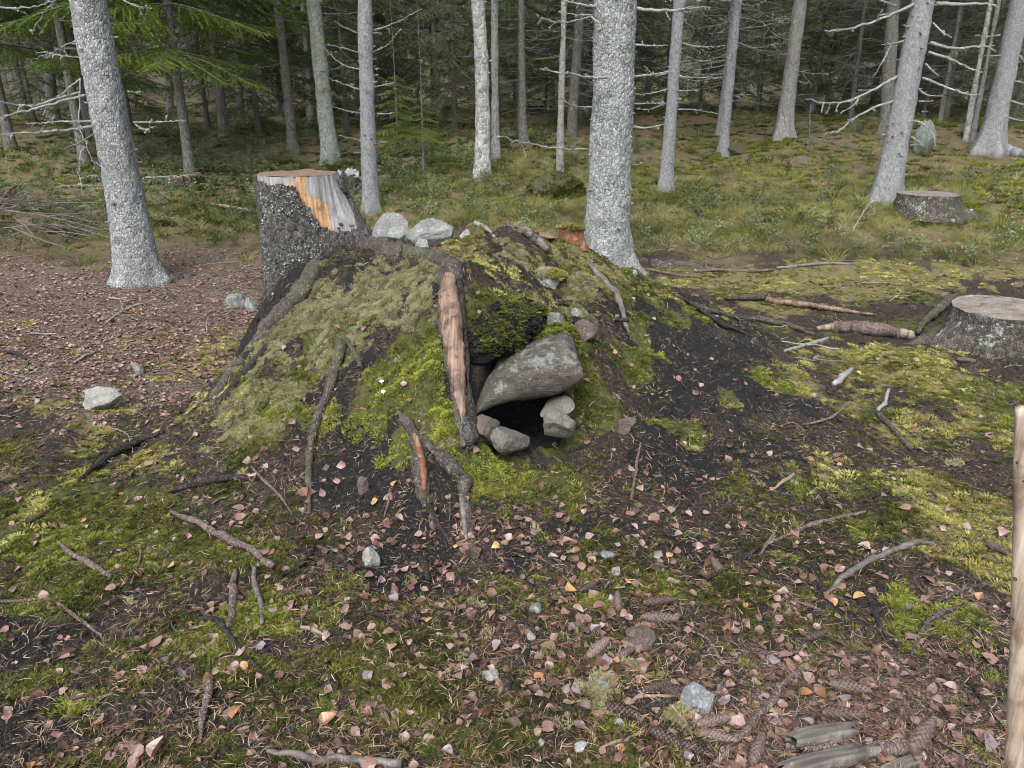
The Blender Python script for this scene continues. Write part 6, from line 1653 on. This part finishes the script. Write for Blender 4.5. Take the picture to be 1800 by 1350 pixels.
MBV = np.array([v for v in np.random.default_rng(6).normal(size=(700, 3))]); MBV /= np.linalg.norm(MBV, axis=1)[:, None]; MBV[:, 2] = np.abs(MBV[:, 2])
c = hit1(978, 350); a0 = pxm(96, c) / 2
cushions('boulder_cushion', c + np.array([0, a0 * .64, .0]) + MBV * np.array([a0 * .97, a0 * .78, pxm(44, c) * .9]), MOSS_SRC, 'brownish moss covering the low boulder in the heather', 1.5, 3.0, .3)
c = hit1(963, 505); a = rng.uniform(0, 6.28, 260); rr_ = np.sqrt(rng.uniform(size=260))
cushions('stone_moss', np.stack([c[0] + .10 * rr_ * np.cos(a), c[1] + .07 + .06 * rr_ * np.sin(a), c[2] + .052 + .03 * (1 - rr_ ** 2)], -1), YELL_SRC, 'cushion of yellow moss on the grey block', .8, 1.3, .55)
c = rp; a = rng.uniform(0, 6.28, 160); rr_ = np.sqrt(rng.uniform(size=160))
cushions('stump_moss', np.stack([c[0] + .075 * rr_ * np.cos(a), c[1] + .075 * rr_ * np.sin(a), c[2] + .135 + .012 * (1 - rr_ ** 2)], -1), YELL_SRC, 'pale moss on top of the small red rotten stump', .6, 1.0, .3)

# ---- small loose twigs on the plain at the left and along the edge of the grass
TW_ME = []
for k in range(6):
    q = np.random.default_rng(700 + k); mb = MB(); L = .5
    P = smooth_path([(-L / 2, 0, .006), (-.05, q.normal() * .04, .014), (L / 2, q.normal() * .05, .008)], 12) + q.normal(size=(12, 3)) * .004
    mb.tube(P, np.linspace(.006, .0025, 12), 5, .3, 40, seed=k)
    for e in (4, 7):
        d = np.array([q.uniform(.3, 1), q.choice([-1, 1]) * .7, .15]); mb.tube([P[e], P[e] + d * .05, P[e] + d * .11], [.003, .0024, .001], 4)
    TW_ME.append(mb.mesh('twig', [B_STICK, B_TWIG, B_TWIGD][k % 3]))
for k in range(70):
    if k < 46: x, y = rng.uniform(-4.2, -1.7), rng.uniform(3.6, 8.2); lab, grp = 'small loose twig on the needle litter at left', 'small twigs on the needle litter'
    else: x, y = rng.uniform(.6, 4.2), rng.uniform(4.6, 8.0); lab, grp = 'small loose twig on the yellow moss at right', 'small twigs on the yellow moss'
    z = float(HF(np.array([x]), np.array([y]))[0])
    tag(inst('twig', TW_ME[k % 6], (x, y, z + .004), (rng.normal() * .05, rng.normal() * .05, rng.uniform(0, 6.28)), rng.uniform(.4, 1.2)), lab, 'twig', grp)

lc_ = LIP[rng.integers(0, len(LIP), 900)] + rng.normal(size=(900, 3)) * .004
cushions('bank_crumbs', lc_, CLOD_SRC, 'black crumbs of earth on the overhanging lip', .6, 2.2, .35, 'soil')
